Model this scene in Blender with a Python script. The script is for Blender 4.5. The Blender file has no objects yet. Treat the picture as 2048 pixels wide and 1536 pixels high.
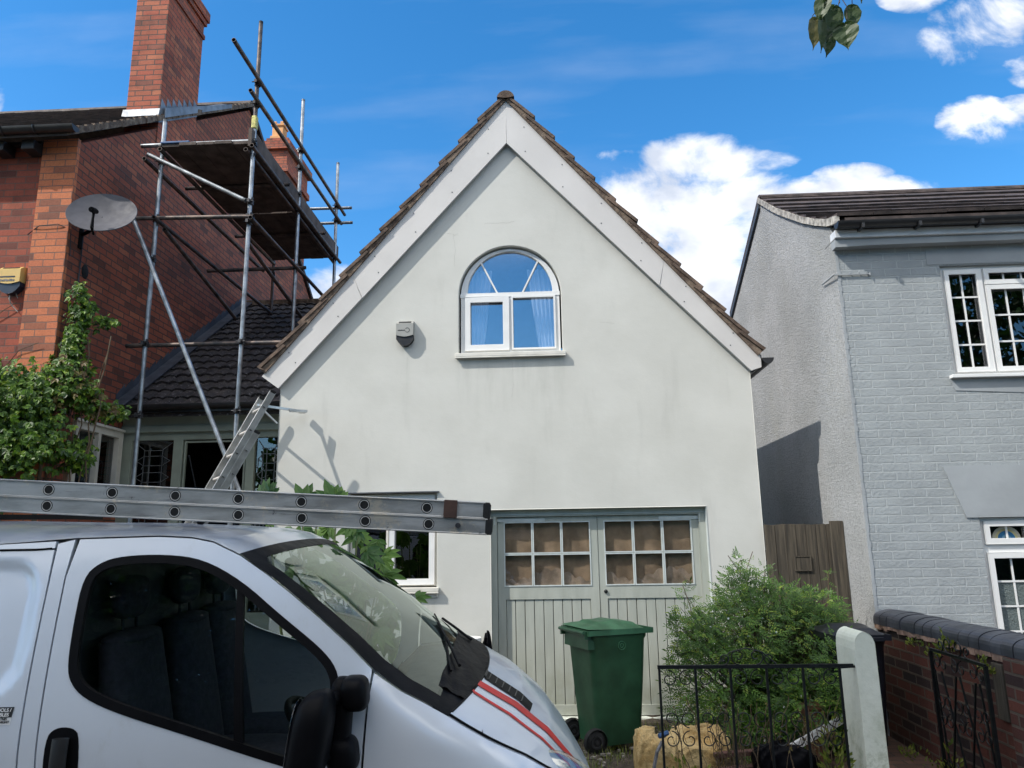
import bpy, math, random
from math import radians as R, sin, cos, pi, sqrt, atan2, exp
from mathutils import Vector as V, Matrix
from mathutils.geometry import delaunay_2d_cdt, tessellate_polygon
random.seed(11)
sc = bpy.context.scene
COL = sc.collection

# ------------------------------------------------------------------ camera
cam_d = bpy.data.cameras.new('camera'); cam = bpy.data.objects.new('camera', cam_d); COL.objects.link(cam)
cam_d.sensor_width = 36.0; cam_d.lens = 1500 / 2048 * 36; cam_d.clip_end = 5000; cam_d.clip_start = 0.05
PITCH, YAW, ROLL = R(12), R(2.75), R(-0.93)
fw = V((-sin(YAW) * cos(PITCH), cos(YAW) * cos(PITCH), sin(PITCH)))
r0 = V((cos(YAW), sin(YAW), 0)); u0 = r0.cross(fw)
rt = r0 * cos(ROLL) + u0 * sin(ROLL); up = -r0 * sin(ROLL) + u0 * cos(ROLL)
m = Matrix((rt, up, -fw)).transposed().to_4x4(); m.translation = V((0, 0, 1.7))
cam.matrix_world = m; sc.camera = cam
sc.render.resolution_x = 1024; sc.render.resolution_y = 768
sc.view_settings.view_transform = 'Standard'; sc.view_settings.look = 'None'
sc.view_settings.gamma = 1; sc.view_settings.exposure = 1.13
try: sc.view_settings.use_curve_mapping = False
except Exception: pass

# ------------------------------------------------------------------ sun and sky
SUN = V((-0.60, -0.37, 0.72)).normalized()
sd = bpy.data.lights.new('sun', 'SUN'); sd.energy = 2.15; sd.angle = R(0.6); sd.color = (1.0, 0.95, 0.87)
so = bpy.data.objects.new('sun', sd); COL.objects.link(so); so.rotation_euler = (-SUN).to_track_quat('-Z', 'Y').to_euler()
world = bpy.data.worlds.new('World'); sc.world = world; world.use_nodes = True
wt = world.node_tree; WN = wt.nodes; WL = wt.links; WN.clear()
def wn(t, **k):
    n = WN.new(t)
    for a, b in k.items(): setattr(n, a, b)
    return n
def wmath(op, a, b=None, c=None, clamp=False):
    n = wn('ShaderNodeMath', operation=op, use_clamp=clamp)
    for i, s in enumerate((a, b, c)):
        if s is None: continue
        if isinstance(s, (int, float)): n.inputs[i].default_value = s
        else: WL.new(s, n.inputs[i])
    return n.outputs[0]
sky = wn('ShaderNodeTexSky', sky_type='NISHITA', sun_disc=False)
sky.sun_elevation = math.asin(SUN.z); sky.sun_rotation = atan2(SUN.x, SUN.y)
sky.air_density = 1.0; sky.dust_density = 0.3; sky.ozone_density = 3.0
hsv = wn('ShaderNodeHueSaturation'); hsv.inputs['Hue'].default_value = 0.497; hsv.inputs['Saturation'].default_value = 1.33; hsv.inputs['Value'].default_value = 1.0
WL.new(sky.outputs[0], hsv.inputs['Color'])
tc = wn('ShaderNodeTexCoord'); sp = wn('ShaderNodeSeparateXYZ'); WL.new(tc.outputs['Generated'], sp.inputs[0])
yy = wmath('MAXIMUM', sp.outputs[1], 0.05)
uu = wmath('DIVIDE', sp.outputs[0], yy); vv = wmath('DIVIDE', sp.outputs[2], yy)
nz = wn('ShaderNodeTexNoise'); nz.inputs['Scale'].default_value = 7.0; nz.inputs['Detail'].default_value = 9; nz.inputs['Roughness'].default_value = 0.6; nz.inputs['Distortion'].default_value = 0.35
cmb = wn('ShaderNodeCombineXYZ'); WL.new(uu, cmb.inputs[0]); WL.new(wmath('MULTIPLY', vv, 1.35), cmb.inputs[1]); WL.new(cmb.outputs[0], nz.inputs[0])
nz2 = wn('ShaderNodeTexNoise'); nz2.inputs['Scale'].default_value = 9; nz2.inputs['Detail'].default_value = 8; WL.new(cmb.outputs[0], nz2.inputs[0])
# cumulus banks: (u, v, half width, half height, strength) as slopes x/y and z/y of the sky direction
BANKS = [(.17,.47,.13,.085,1.),(.22,.53,.10,.05,1.),(.27,.42,.16,.10,1.),(.42,.455,.17,.05,1.),(.33,.34,.16,.12,1.),(.23,.31,.05,.07,.75),(.44,.505,.06,.018,.62),(.315,.53,.06,.02,.5),
         (.12,.545,.06,.015,.5),(.605,.70,.06,.045,.80),(.66,.74,.09,.06,.78),(.71,.66,.05,.04,.5),(.625,.575,.065,.045,.76),(.70,.60,.06,.02,.5),(.56,.785,.06,.03,.8),(.54,.40,.2,.05,.9),
         (-.30,.35,.06,.05,.85),(-.36,.30,.1,.06,.8),(-.87,.69,.05,.08,.5),(-.32,.572,.02,.014,.4),(-.9,.45,.2,.1,.7),(1.0,.5,.3,.15,.8)]
field = None
for (cu, cv, a, b, s) in BANKS:
    du = wmath('MULTIPLY', wmath('SUBTRACT', uu, cu), 1 / a); dv = wmath('MULTIPLY', wmath('SUBTRACT', vv, cv), 1 / b)
    q = wmath('ADD', wmath('MULTIPLY', du, du), wmath('MULTIPLY', dv, dv))
    g = wmath('MULTIPLY', wmath('SUBTRACT', 1.25, q, clamp=False), s)
    g = wmath('MINIMUM', wmath('MAXIMUM', g, 0.0), s)
    field = g if field is None else wmath('MAXIMUM', field, g)
dens = wmath('ADD', field, wmath('MULTIPLY', wmath('SUBTRACT', nz.outputs['Fac'], 0.5), 3.2))
mr = wn('ShaderNodeMapRange', interpolation_type='SMOOTHSTEP'); mr.inputs[1].default_value = 0.28; mr.inputs[2].default_value = 1.02
WL.new(wmath('MULTIPLY', dens, wmath('MINIMUM', wmath('MULTIPLY', field, 4.0), 1.0)), mr.inputs[0])
# thin high wisps
nz3 = wn('ShaderNodeTexNoise'); nz3.inputs['Scale'].default_value = 3.0; nz3.inputs['Detail'].default_value = 6
mp = wn('ShaderNodeMapping'); mp.inputs['Rotation'].default_value = (0, 0, R(-38)); mp.inputs['Scale'].default_value = (0.7, 2.6, 1); WL.new(cmb.outputs[0], mp.inputs[0]); WL.new(mp.outputs[0], nz3.inputs[0])
wisp = wn('ShaderNodeMapRange'); wisp.inputs[1].default_value = 0.50; wisp.inputs[2].default_value = 0.95; wisp.inputs[4].default_value = 0.17; WL.new(nz3.outputs['Fac'], wisp.inputs[0])
front = wn('ShaderNodeMapRange'); front.inputs[1].default_value = 0.0; front.inputs[2].default_value = 0.15; WL.new(sp.outputs[1], front.inputs[0])
# broken white cloud overhead and behind the camera (never in frame, but it lights the place)
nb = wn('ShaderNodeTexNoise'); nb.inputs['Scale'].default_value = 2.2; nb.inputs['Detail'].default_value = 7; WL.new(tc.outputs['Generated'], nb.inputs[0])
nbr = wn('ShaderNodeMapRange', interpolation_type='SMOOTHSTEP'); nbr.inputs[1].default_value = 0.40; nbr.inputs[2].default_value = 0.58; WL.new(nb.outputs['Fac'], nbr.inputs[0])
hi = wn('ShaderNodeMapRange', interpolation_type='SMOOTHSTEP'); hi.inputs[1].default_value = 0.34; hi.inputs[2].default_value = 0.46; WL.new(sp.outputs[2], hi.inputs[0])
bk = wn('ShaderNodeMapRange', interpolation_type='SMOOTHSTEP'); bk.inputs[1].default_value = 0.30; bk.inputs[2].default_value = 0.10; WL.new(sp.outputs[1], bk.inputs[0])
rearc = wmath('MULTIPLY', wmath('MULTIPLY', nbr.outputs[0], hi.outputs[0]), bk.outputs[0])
cover = wmath('MAXIMUM', wmath('MULTIPLY', wmath('MAXIMUM', mr.outputs[0], wisp.outputs[0]), front.outputs[0]), rearc)
cr = wn('ShaderNodeMix', data_type='RGBA'); cr.inputs[6].default_value = (2.9, 3.2, 3.8, 1); cr.inputs[7].default_value = (4.8, 4.9, 5.1, 1)
sh = wn('ShaderNodeMapRange'); sh.inputs[1].default_value = 0.37; sh.inputs[2].default_value = 0.57; WL.new(nz2.outputs['Fac'], sh.inputs[0]); WL.new(sh.outputs[0], cr.inputs[0])
mixc = wn('ShaderNodeMix', data_type='RGBA'); WL.new(cover, mixc.inputs[0]); WL.new(hsv.outputs[0], mixc.inputs[6]); WL.new(cr.outputs[2], mixc.inputs[7])
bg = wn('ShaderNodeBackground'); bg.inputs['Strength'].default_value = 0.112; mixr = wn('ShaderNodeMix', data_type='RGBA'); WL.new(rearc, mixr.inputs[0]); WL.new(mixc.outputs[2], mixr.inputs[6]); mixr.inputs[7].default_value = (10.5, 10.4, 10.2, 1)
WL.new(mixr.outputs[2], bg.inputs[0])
wo = wn('ShaderNodeOutputWorld'); WL.new(bg.outputs[0], wo.inputs[0])

# ------------------------------------------------------------------ helpers
class MB:
    """collects geometry for ONE mesh"""
    def __init__(s): s.v = []; s.f = []; s.r = []; s.rnd = 0.5
    def add(s, vs, fs):
        o = len(s.v); s.v += [tuple(p) for p in vs]
        for f in fs: s.f.append([i + o for i in f]); s.r.append(s.rnd)
        return s
    def box(s, x0, x1, y0, y1, z0, z1):
        return s.add([(x0,y0,z0),(x1,y0,z0),(x1,y1,z0),(x0,y1,z0),(x0,y0,z1),(x1,y0,z1),(x1,y1,z1),(x0,y1,z1)],
                     [(3,2,1,0),(4,5,6,7),(0,1,5,4),(1,2,6,5),(2,3,7,6),(3,0,4,7)])
    def obox(s, c, ax, ay, az):
        c, ax, ay, az = V(c), V(ax), V(ay), V(az)
        vs = [c + ax*i + ay*j + az*k for k in (-1,1) for (i,j) in ((-1,-1),(1,-1),(1,1),(-1,1))]
        return s.add(vs, [(3,2,1,0),(4,5,6,7),(0,1,5,4),(1,2,6,5),(2,3,7,6),(3,0,4,7)])
    def bar(s, p0, p1, w, h, upv=(0,0,1)):
        p0, p1 = V(p0), V(p1); d = (p1 - p0); n = d.normalized(); a = n.cross(V(upv)).normalized(); b = a.cross(n)
        return s.obox((p0 + p1) / 2, d / 2, a * w / 2, b * h / 2)
    def tube(s, pts, r, n=10, cap=True):
        pts = [V(p) for p in pts]; rr = r if isinstance(r, (list, tuple)) else [r] * len(pts); o = len(s.v); k = len(pts)
        prev = None
        for i, p in enumerate(pts):
            d = (pts[min(i+1, k-1)] - pts[max(i-1, 0)]).normalized()
            if prev is None: a = d.cross(V((0,0,1)) if abs(d.z) < .9 else V((1,0,0))).normalized()
            else: a = (prev - d * prev.dot(d)).normalized()
            prev = a; b = d.cross(a)
            for j in range(n):
                t = 2*pi*j/n; s.v.append(tuple(p + (a*cos(t) + b*sin(t)) * rr[i]))
        for i in range(k-1):
            for j in range(n):
                s.f.append([o+i*n+j, o+i*n+(j+1)%n, o+(i+1)*n+(j+1)%n, o+(i+1)*n+j]); s.r.append(s.rnd)
        if cap:
            s.f.append([o+j for j in range(n)][::-1]); s.f.append([o+(k-1)*n+j for j in range(n)]); s.r += [s.rnd]*2
        return s
    def ring(s, p0, p1, ro, ri, n=16):
        """hollow tube with open ends"""
        p0, p1 = V(p0), V(p1); d = (p1-p0).normalized(); a = d.cross(V((0,0,1)) if abs(d.z) < .9 else V((1,0,0))).normalized(); b = d.cross(a); vs = []
        for (p, r) in ((p0,ro),(p1,ro),(p1,ri),(p0,ri)):
            for j in range(n): t = 2*pi*j/n; vs.append(p + (a*cos(t)+b*sin(t))*r)
        fs = []
        for q in range(4):
            for j in range(n): fs.append([q*n+j, q*n+(j+1)%n, ((q+1)%4)*n+(j+1)%n, ((q+1)%4)*n+j])
        return s.add(vs, fs)
    def prism(s, poly, axis, a, b, holes=()):
        """polygon(s) in the plane across axis, extruded from a to b"""
        def P(q, d): return {'Y': (q[0], d, q[1]), 'X': (d, q[0], q[1]), 'Z': (q[0], q[1], d)}[axis]
        loops = [list(poly)] + [list(h) for h in holes]; flat = [q for l in loops for q in l]; n = len(flat)
        tris = tessellate_polygon([[V((q[0], q[1], 0)) for q in l] for l in loops])
        vs = [P(q, a) for q in flat] + [P(q, b) for q in flat]; fs = [list(t) for t in tris] + [[i+n for i in t][::-1] for t in tris]
        o = 0
        for l in loops:
            for i in range(len(l)): j = (i+1) % len(l); fs.append([o+i, o+j, o+j+n, o+i+n])
            o += len(l)
        return s.add(vs, fs)
    def grid(s, fn, nu, nv, wrap=False):
        vs = [fn(i/(nu-1) if not wrap else i/nu, j/(nv-1)) for i in range(nu) for j in range(nv)]; fs = []
        for i in range(nu if wrap else nu-1):
            for j in range(nv-1): k = (i+1) % nu; fs.append([i*nv+j, k*nv+j, k*nv+j+1, i*nv+j+1])
        return s.add(vs, fs)
    def ellipsoid(s, c, a, b, d, nu=20, nv=12, e=1.0):
        c, a, b, d = V(c), V(a), V(b), V(d)
        def sp_(x): return math.copysign(abs(x)**e, x)
        return s.grid(lambda u, v: c + a*sp_(cos(2*pi*u))*sp_(sin(pi*v)) + b*sp_(sin(2*pi*u))*sp_(sin(pi*v)) + d*sp_(cos(pi*v)), nu, nv, True)
    def build(s, name, mat, parent=None, bevel=0, smooth=False, wn_=False, label=None):
        me = bpy.data.meshes.new(name); me.from_pydata(s.v, [], s.f); me.materials.append(mat)
        uv = me.uv_layers.new(name='UVMap').data; at = me.attributes.new('rnd', 'FLOAT', 'FACE')
        at.data.foreach_set('value', s.r[:len(me.polygons)] if len(s.r) >= len(me.polygons) else [0.5]*len(me.polygons))
        me.calc_loop_triangles()
        vsd = me.vertices
        for p in me.polygons:
            nx, ny, nz_ = abs(p.normal.x), abs(p.normal.y), abs(p.normal.z)
            for li in p.loop_indices:
                c = vsd[me.loops[li].vertex_index].co
                uv[li].uv = (c.y, c.z) if nx >= ny and nx >= nz_ else ((c.x, c.z) if ny >= nz_ else (c.x, c.y))
        o = bpy.data.objects.new(name, me); COL.objects.link(o)
        if smooth:
            for p in me.polygons: p.use_smooth = True
            if smooth != 'all':
                try: me.set_sharp_from_angle(angle=R(40))
                except Exception: pass
        if bevel:
            b = o.modifiers.new('b', 'BEVEL'); b.width = bevel; b.segments = 2; b.limit_method = 'ANGLE'; b.angle_limit = R(40)
        if parent: o.parent = parent
        if label: o['label'] = label
        return o
def mb(): return MB()
def thing(name, label, cat, group=None):
    o = bpy.data.objects.new(name, None); COL.objects.link(o); o['label'] = label; o['category'] = cat; o.empty_display_size = .2
    if group: o['group'] = group
    return o
def tag(o, label, cat, group=None):
    o['label'] = label; o['category'] = cat
    if group: o['group'] = group
    return o
def struct(name, b, mat, **k):
    o = b.build(name, mat, **k); o['kind'] = 'structure'; return o
def base_at(e, loc):
    """move an empty to its base while its children stay where they are built"""
    loc = V(loc); 
    for c in COL.objects:
        if c.parent == e: c.location = c.location - loc
    e.location = loc

# ------------------------------------------------------------------ materials
class Mt:
    def __init__(s, name):
        s.m = bpy.data.materials.new(name); s.m.use_nodes = True; s.t = s.m.node_tree; s.N = s.t.nodes; s.L = s.t.links
        s.b = s.N['Principled BSDF']; s.out = s.N['Material Output']; s.tc = s.N.new('ShaderNodeTexCoord')
    def n(s, t, **k):
        n = s.N.new(t)
        for a, b in k.items(): setattr(n, a, b)
        return n
    def coord(s, kind='Object', scale=(1,1,1), rot=(0,0,0)):
        mp = s.n('ShaderNodeMapping'); mp.inputs['Scale'].default_value = scale; mp.inputs['Rotation'].default_value = rot; s.L.new(s.tc.outputs[kind], mp.inputs[0]); return mp.outputs[0]
    def noise(s, scale, detail=5, rough=.55, co=None, dist=0):
        n = s.n('ShaderNodeTexNoise'); n.inputs['Scale'].default_value = scale; n.inputs['Detail'].default_value = detail; n.inputs['Roughness'].default_value = rough; n.inputs['Distortion'].default_value = dist
        s.L.new(co or s.tc.outputs['Object'], n.inputs[0]); return n.outputs['Fac']
    def ramp(s, fac, a, b, c0=0., c1=1.):
        r = s.n('ShaderNodeMapRange', interpolation_type='SMOOTHSTEP'); r.inputs[1].default_value = a; r.inputs[2].default_value = b; r.inputs[3].default_value = c0; r.inputs[4].default_value = c1
        s.L.new(fac, r.inputs[0]); return r.outputs[0]
    def mix(s, fac, a, b, mode='MIX'):
        x = s.n('ShaderNodeMix', data_type='RGBA', blend_type=mode)
        for i, q in ((0, fac), (6, a), (7, b)):
            if isinstance(q, (int, float)): x.inputs[i].default_value = q
            elif isinstance(q, tuple): x.inputs[i].default_value = (*q, 1) if len(q) == 3 else q
            else: s.L.new(q, x.inputs[i])
        return x.outputs[2]
    def math(s, op, a, b=0.):
        n = s.n('ShaderNodeMath', operation=op)
        for i, q in enumerate((a, b)):
            if isinstance(q, (int, float)): n.inputs[i].default_value = q
            else: s.L.new(q, n.inputs[i])
        return n.outputs[0]
    def col(s, c):
        if isinstance(c, tuple): s.b.inputs['Base Color'].default_value = (*c, 1)
        else: s.L.new(c, s.b.inputs['Base Color'])
    def set(s, **k):
        for a, b in k.items():
            i = s.b.inputs[a.replace('_', ' ')]
            if isinstance(b, (int, float, tuple)): i.default_value = b
            else: s.L.new(b, i)
    def bump(s, h, strength=.3, dist=.01, prev=None):
        b = s.n('ShaderNodeBump'); b.inputs['Strength'].default_value = strength; b.inputs['Distance'].default_value = dist; s.L.new(h, b.inputs['Height'])
        if prev: s.L.new(prev, b.inputs['Normal'])
        s.L.new(b.outputs[0], s.b.inputs['Normal']); return b.outputs[0]
def simple(name, c, rough=.6, metal=0., var=.15, vs=6., bump=0., bs=40., bd=.003, c2=None, **k):
    t = Mt(name); n = t.noise(vs, 6); dark = tuple(x*(1-var) for x in c); lite = tuple(min(1, x*(1+var)) for x in c)
    t.col(t.mix(t.ramp(n, .3, .7), dark, c2 or lite)); t.set(Roughness=t.ramp(t.noise(vs*2.3), .2, .8, rough*.85, min(1, rough*1.12)), Metallic=metal, **k)
    if bump: t.bump(t.noise(bs, 4), bump, bd)
    return t.m
def brick(name, cols, mortar, bw=.225, bh=.075, ms=.010, offs=.5, bumpd=.006, rough=.85, painted=None, uvs=(1,1), dirt=.4, pit=.4):
    t = Mt(name); co = t.coord('UV', (uvs[0], uvs[1], 1))
    warp = t.n('ShaderNodeTexNoise'); warp.inputs['Scale'].default_value = 9; warp.inputs['Detail'].default_value = 3; t.L.new(co, warp.inputs[0])
    vm = t.n('ShaderNodeVectorMath', operation='SCALE'); vm.inputs['Scale'].default_value = .010
    sb = t.n('ShaderNodeVectorMath', operation='SUBTRACT'); sb.inputs[1].default_value = (.5,.5,.5); t.L.new(warp.outputs['Color'], sb.inputs[0]); t.L.new(sb.outputs[0], vm.inputs[0])
    ad = t.n('ShaderNodeVectorMath', operation='ADD'); t.L.new(co, ad.inputs[0]); t.L.new(vm.outputs[0], ad.inputs[1])
    b = t.n('ShaderNodeTexBrick', offset=offs, offset_frequency=2, squash=1)
    for k_, v_ in (('Scale', 1), ('Brick Width', bw), ('Row Height', bh), ('Mortar Size', ms), ('Mortar Smooth', .25), ('Bias', 0)): b.inputs[k_].default_value = v_
    b.inputs['Color1'].default_value = (0,0,0,1); b.inputs['Color2'].default_value = (1,1,1,1); b.inputs['Mortar'].default_value = (.5,.5,.5,1); t.L.new(ad.outputs[0], b.inputs[0])
    rp = t.n('ShaderNodeValToRGB'); e = rp.color_ramp; e.elements[0].position = 0; e.elements[0].color = (*cols[0], 1); e.elements[1].position = 1; e.elements[1].color = (*cols[-1], 1)
    for i in range(1, len(cols)-1): q = e.elements.new(i/(len(cols)-1)); q.color = (*cols[i], 1)
    t.L.new(b.outputs['Color'], rp.inputs[0])
    n1 = t.noise(3, 6, .6); n2 = t.noise(60, 5, .6)
    c = t.mix(t.ramp(n2, .35, .75, 0, .5), rp.outputs[0], t.mix(1., rp.outputs[0], (.55,.5,.5), 'MULTIPLY'))
    c = t.mix(b.outputs['Fac'], c, mortar)
    c = t.mix(t.ramp(n1, .42, .75, 0, dirt), c, t.mix(1., c, (.42,.40,.40), 'MULTIPLY'))
    if painted: c = t.mix(t.ramp(t.noise(2.2, 6), .35, .7), painted[0], painted[1]); c = t.mix(t.math('MULTIPLY', b.outputs['Fac'], painted[2]), c, painted[3])
    t.col(c); t.set(Roughness=rough)
    h = t.math('SUBTRACT', 1., b.outputs['Fac']); h2 = t.math('ADD', h, t.math('MULTIPLY', t.noise(35, 6, .65), pit)); t.bump(h2, .8, bumpd)
    return t.m
def glass(name, refl=.25, tint=(.7,.75,.78), rough=0.0, rtint=(1,1,1)):
    t = Mt(name); t.N.remove(t.b); tr = t.n('ShaderNodeBsdfTransparent'); tr.inputs[0].default_value = (*tint, 1); gl = t.n('ShaderNodeBsdfGlossy'); gl.inputs['Roughness'].default_value = rough; gl.inputs['Color'].default_value = (*rtint, 1)
    lw = t.n('ShaderNodeFresnel'); ge = t.n('ShaderNodeNewGeometry'); iom = t.n('ShaderNodeMapRange'); iom.inputs[3].default_value = 1.5; iom.inputs[4].default_value = 1/1.5; t.L.new(ge.outputs['Backfacing'], iom.inputs[0]); t.L.new(iom.outputs[0], lw.inputs['IOR']); f = t.math('ADD', lw.outputs[0], refl); f = t.math('MINIMUM', f, 1.)
    wv = t.n('ShaderNodeBump'); wv.inputs['Strength'].default_value = .04; wv.inputs['Distance'].default_value = .02; t.L.new(t.noise(2.5, 1), wv.inputs['Height']); t.L.new(wv.outputs[0], gl.inputs['Normal'])
    mx = t.n('ShaderNodeMixShader'); t.L.new(f, mx.inputs[0]); t.L.new(tr.outputs[0], mx.inputs[1]); t.L.new(gl.outputs[0], mx.inputs[2]); t.L.new(mx.outputs[0], t.out.inputs[0]); return t.m
def leafmat(name, a, b, c=None, rough=.5):
    t = Mt(name); at = t.n('ShaderNodeAttribute', attribute_name='rnd'); rp = t.n('ShaderNodeValToRGB'); e = rp.color_ramp; e.elements[0].color = (*a, 1); e.elements[1].color = (*b, 1); e.elements[1].position = .85 if c else 1
    if c: q = e.elements.new(1.0); q.color = (*c, 1)
    t.L.new(at.outputs['Fac'], rp.inputs[0]); t.col(rp.outputs[0]); t.set(Roughness=rough)
    tl = t.n('ShaderNodeBsdfTranslucent'); t.L.new(t.mix(1., rp.outputs[0], (1.3,1.5,.7), 'MULTIPLY'), tl.inputs[0]); mx = t.n('ShaderNodeMixShader'); mx.inputs[0].default_value = .22
    t.L.new(t.b.outputs[0], mx.inputs[1]); t.L.new(tl.outputs[0], mx.inputs[2]); t.L.new(mx.outputs[0], t.out.inputs[0]); return t.m

# render
t = Mt('white_render'); n = t.noise(1.3, 7, .6); st = t.noise(3.0, 6, .6, t.coord('Object', (1.6, 1, .28)))
c = t.mix(t.ramp(n, .3, .7), (.505,.502,.465), (.565,.562,.525)); c = t.mix(t.ramp(st, .56, .80, 0, .30), c, (.35,.35,.32))
c = t.mix(t.ramp(t.noise(14, 5, .7), .62, .8, 0, .3), c, (.54,.54,.51))
sx = t.n('ShaderNodeSeparateXYZ'); t.L.new(t.tc.outputs['Object'], sx.inputs[0]); low = t.ramp(sx.outputs[2], .1, 1.1, .55, 0); c = t.mix(t.math('MULTIPLY', low, t.ramp(t.noise(5, 6, .7), .3, .7)), c, (.36,.36,.29))
zz = sx.outputs[2]; xx_ = sx.outputs[0]
for (xa, xb, zl_, zh, s_) in ((-.95, .22, 2.7, 3.56, .26), (-1.52, -1.37, 3.0, 3.7, .5), (-2.05, -1.08, .6, 1.25, .4)):
    m_ = t.math('MULTIPLY', t.math('MULTIPLY', t.ramp(xx_, xa, xa+.06), t.ramp(xx_, xb-.06, xb, 1, 0)), t.math('MULTIPLY', t.ramp(zz, zl_, zh-.02), t.ramp(zz, zh-.02, zh+.0, 1, 0)))
    c = t.mix(t.math('MULTIPLY', t.math('MULTIPLY', m_, s_), t.ramp(t.noise(5, 7, .65, t.coord('Object', (2.2, 1, .25))), .40, .68)), c, (.33,.34,.30))
t.col(c); t.set(Roughness=.85); h = t.math('ADD', t.noise(3.0, 8, .6, t.coord('Object', (1, 1, 1.3))), t.math('MULTIPLY', t.noise(70, 3), .12)); t.bump(h, .35, .012); RENDER = t.m
t = Mt('pebble_dash'); n = t.noise(48, 4, .8); c = t.mix(t.ramp(t.noise(1.1, 6), .3, .7), (.39,.40,.405), (.50,.51,.52)); c = t.mix(t.ramp(n, .48, .68, 0, .75), c, (.20,.205,.21))
c = t.mix(t.ramp(t.noise(2.0, 5, .6, t.coord('Object', (1,1,.35))), .5, .8, 0, .5), c, (.38,.38,.35)); t.col(c); t.set(Roughness=.95); t.bump(n, 1., .03); PEBBLE = t.m
GREYBRICK = brick('painted_brick', [(.3,.33,.36),(.34,.37,.40)], (.4,.43,.46), bw=.235, bh=.0755, ms=.007, painted=((.27,.292,.302),(.325,.35,.36),.55,(.42,.445,.455)), bumpd=.014, rough=.6, pit=.7)
GREYSMOOTH = simple('painted_render', (.295,.315,.33), .65, var=.08, vs=2, bump=.3, bs=9, bd=.01)
REDBRICK = brick('red_brick', [(.13,.045,.03),(.34,.095,.05),(.27,.07,.04),(.38,.12,.06)], (.08,.05,.04), ms=.008, dirt=.45)
WEATHBRICK = brick('weathered_brick', [(.12,.035,.025),(.34,.075,.040),(.22,.055,.035),(.40,.10,.05)], (.13,.07,.055), ms=.006, dirt=.5)
QUOIN = brick('orange_brick', [(.17,.07,.05),(.52,.16,.07),(.58,.19,.08),(.50,.15,.07)], (.16,.10,.08), ms=.005, dirt=.25)
CHIMB = brick('chimney_brick', [(.20,.07,.05),(.44,.12,.06),(.38,.09,.05),(.48,.16,.08)], (.09,.06,.05), ms=.007, dirt=.8)
WALLB = brick('garden_brick', [(.022,.014,.014),(.075,.026,.019),(.125,.036,.022),(.045,.022,.02)], (.10,.075,.055), ms=.009, dirt=.6)
CRACKM = simple('crack_line', (.36,.355,.33), .95); BLUECOP = simple('coping_brick', (.055,.058,.070), .45, var=.3, vs=5, bump=.3, bs=30)
TILE = simple('concrete_tile', (.11,.075,.055), .9, var=.5, vs=9, bump=.8, bs=70, bd=.006)
VERGE = simple('verge_mortar', (.12,.075,.055), .95, var=.5, vs=14, bump=1., bs=60, bd=.01, c2=(.20,.15,.11))
DTILE = simple('dark_tile', (.05,.036,.032), .75, var=.5, vs=7, bump=.5, bs=60)
t = Mt('mossy_tile'); n = t.noise(28, 6, .7); c = t.mix(t.ramp(t.noise(5, 5), .3, .7), (.022,.019,.020), (.05,.042,.042)); c = t.mix(t.ramp(n, .56, .66, 0, .8), c, (.26,.24,.24)); c = t.mix(t.ramp(t.noise(11, 5), .6, .72, 0, .6), c, (.05,.045,.02)); t.col(c); t.set(Roughness=.8); t.bump(n, .8, .012); MOSS = t.m
LEAD = simple('lead', (.20,.22,.25), .5, .3, var=.3, vs=5, bump=.3, bs=12, bd=.01)
DLEAD = simple('dark_lead', (.05,.058,.075), .6, var=.3, vs=6, bump=.3, bs=12)
UPVC = simple('white_upvc', (.70,.70,.69), .35, var=.04, vs=5)
CREAM = simple('cream_upvc', (.62,.60,.54), .4, var=.08, vs=6)
BARGE = simple('bargeboard_pvc', (.56,.54,.52), .5, var=.05, vs=2)
DIRTYW = simple('dirty_white', (.34,.32,.29), .8, var=.55, vs=14)
BLACKP = simple('black_plastic', (.012,.012,.013), .45, var=.2, vs=8)
GUTTER = simple('gutter_plastic', (.018,.018,.020), .4, var=.3, vs=6)
t = Mt('sage_paint'); n = t.noise(4, 6, .6, t.coord('Object', (3, 3, .5))); c = t.mix(t.ramp(n, .3, .75), (.325,.345,.305), (.395,.415,.37)); c = t.mix(t.ramp(t.noise(20, 5, .7), .62, .8, 0, .35), c, (.22,.23,.20))
sx = t.n('ShaderNodeSeparateXYZ'); t.L.new(t.tc.outputs['Object'], sx.inputs[0]); c = t.mix(t.math('MULTIPLY', t.ramp(sx.outputs[2], .1, .8, .7, 0), t.ramp(t.noise(7, 5), .3, .7)), c, (.25,.26,.19)); t.col(c); t.set(Roughness=.55); t.bump(t.noise(10, 6, .6, t.coord('Object', (5, 5, .6))), .25, .006); SAGE = t.m
SAGEL = simple('sage_bar_paint', (.50,.54,.53), .5, var=.1, vs=8)
PORCHG = simple('porch_green_paint', (.27,.31,.26), .6, var=.12, vs=4)
BROWNP = simple('brown_paper', (.28,.20,.13), .85, var=.3, vs=5, bump=.5, bs=6, bd=.02)
CLEARPL = simple('torn_polythene', (.30,.23,.17), .4, var=.35, vs=8, bump=.6, bs=9, bd=.02)
DARKIN = simple('dark_interior', (.010,.010,.011), .9, var=.2)
ROOMIN = simple('room_wall', (.16,.17,.18), .9, var=.1)
CURTAIN = simple('curtain_fabric', (.80,.82,.86), .9, var=.1, vs=4)
LEADLINE = simple('lead_came', (.16,.17,.18), .5, .4)
GALV = simple('galvanised_steel', (.30,.32,.34), .40, .75, var=.35, vs=9, bump=.2, bs=60)
GALVD = simple('rusty_scaffold_steel', (.10,.10,.11), .55, .6, var=.5, vs=10, c2=(.17,.13,.11))
COUP = simple('coupler_steel', (.06,.06,.065), .55, .7, var=.4, vs=20)
BOARDW = simple('scaffold_board', (.085,.065,.055), .9, var=.4, vs=6, bump=.3, bs=25)
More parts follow.
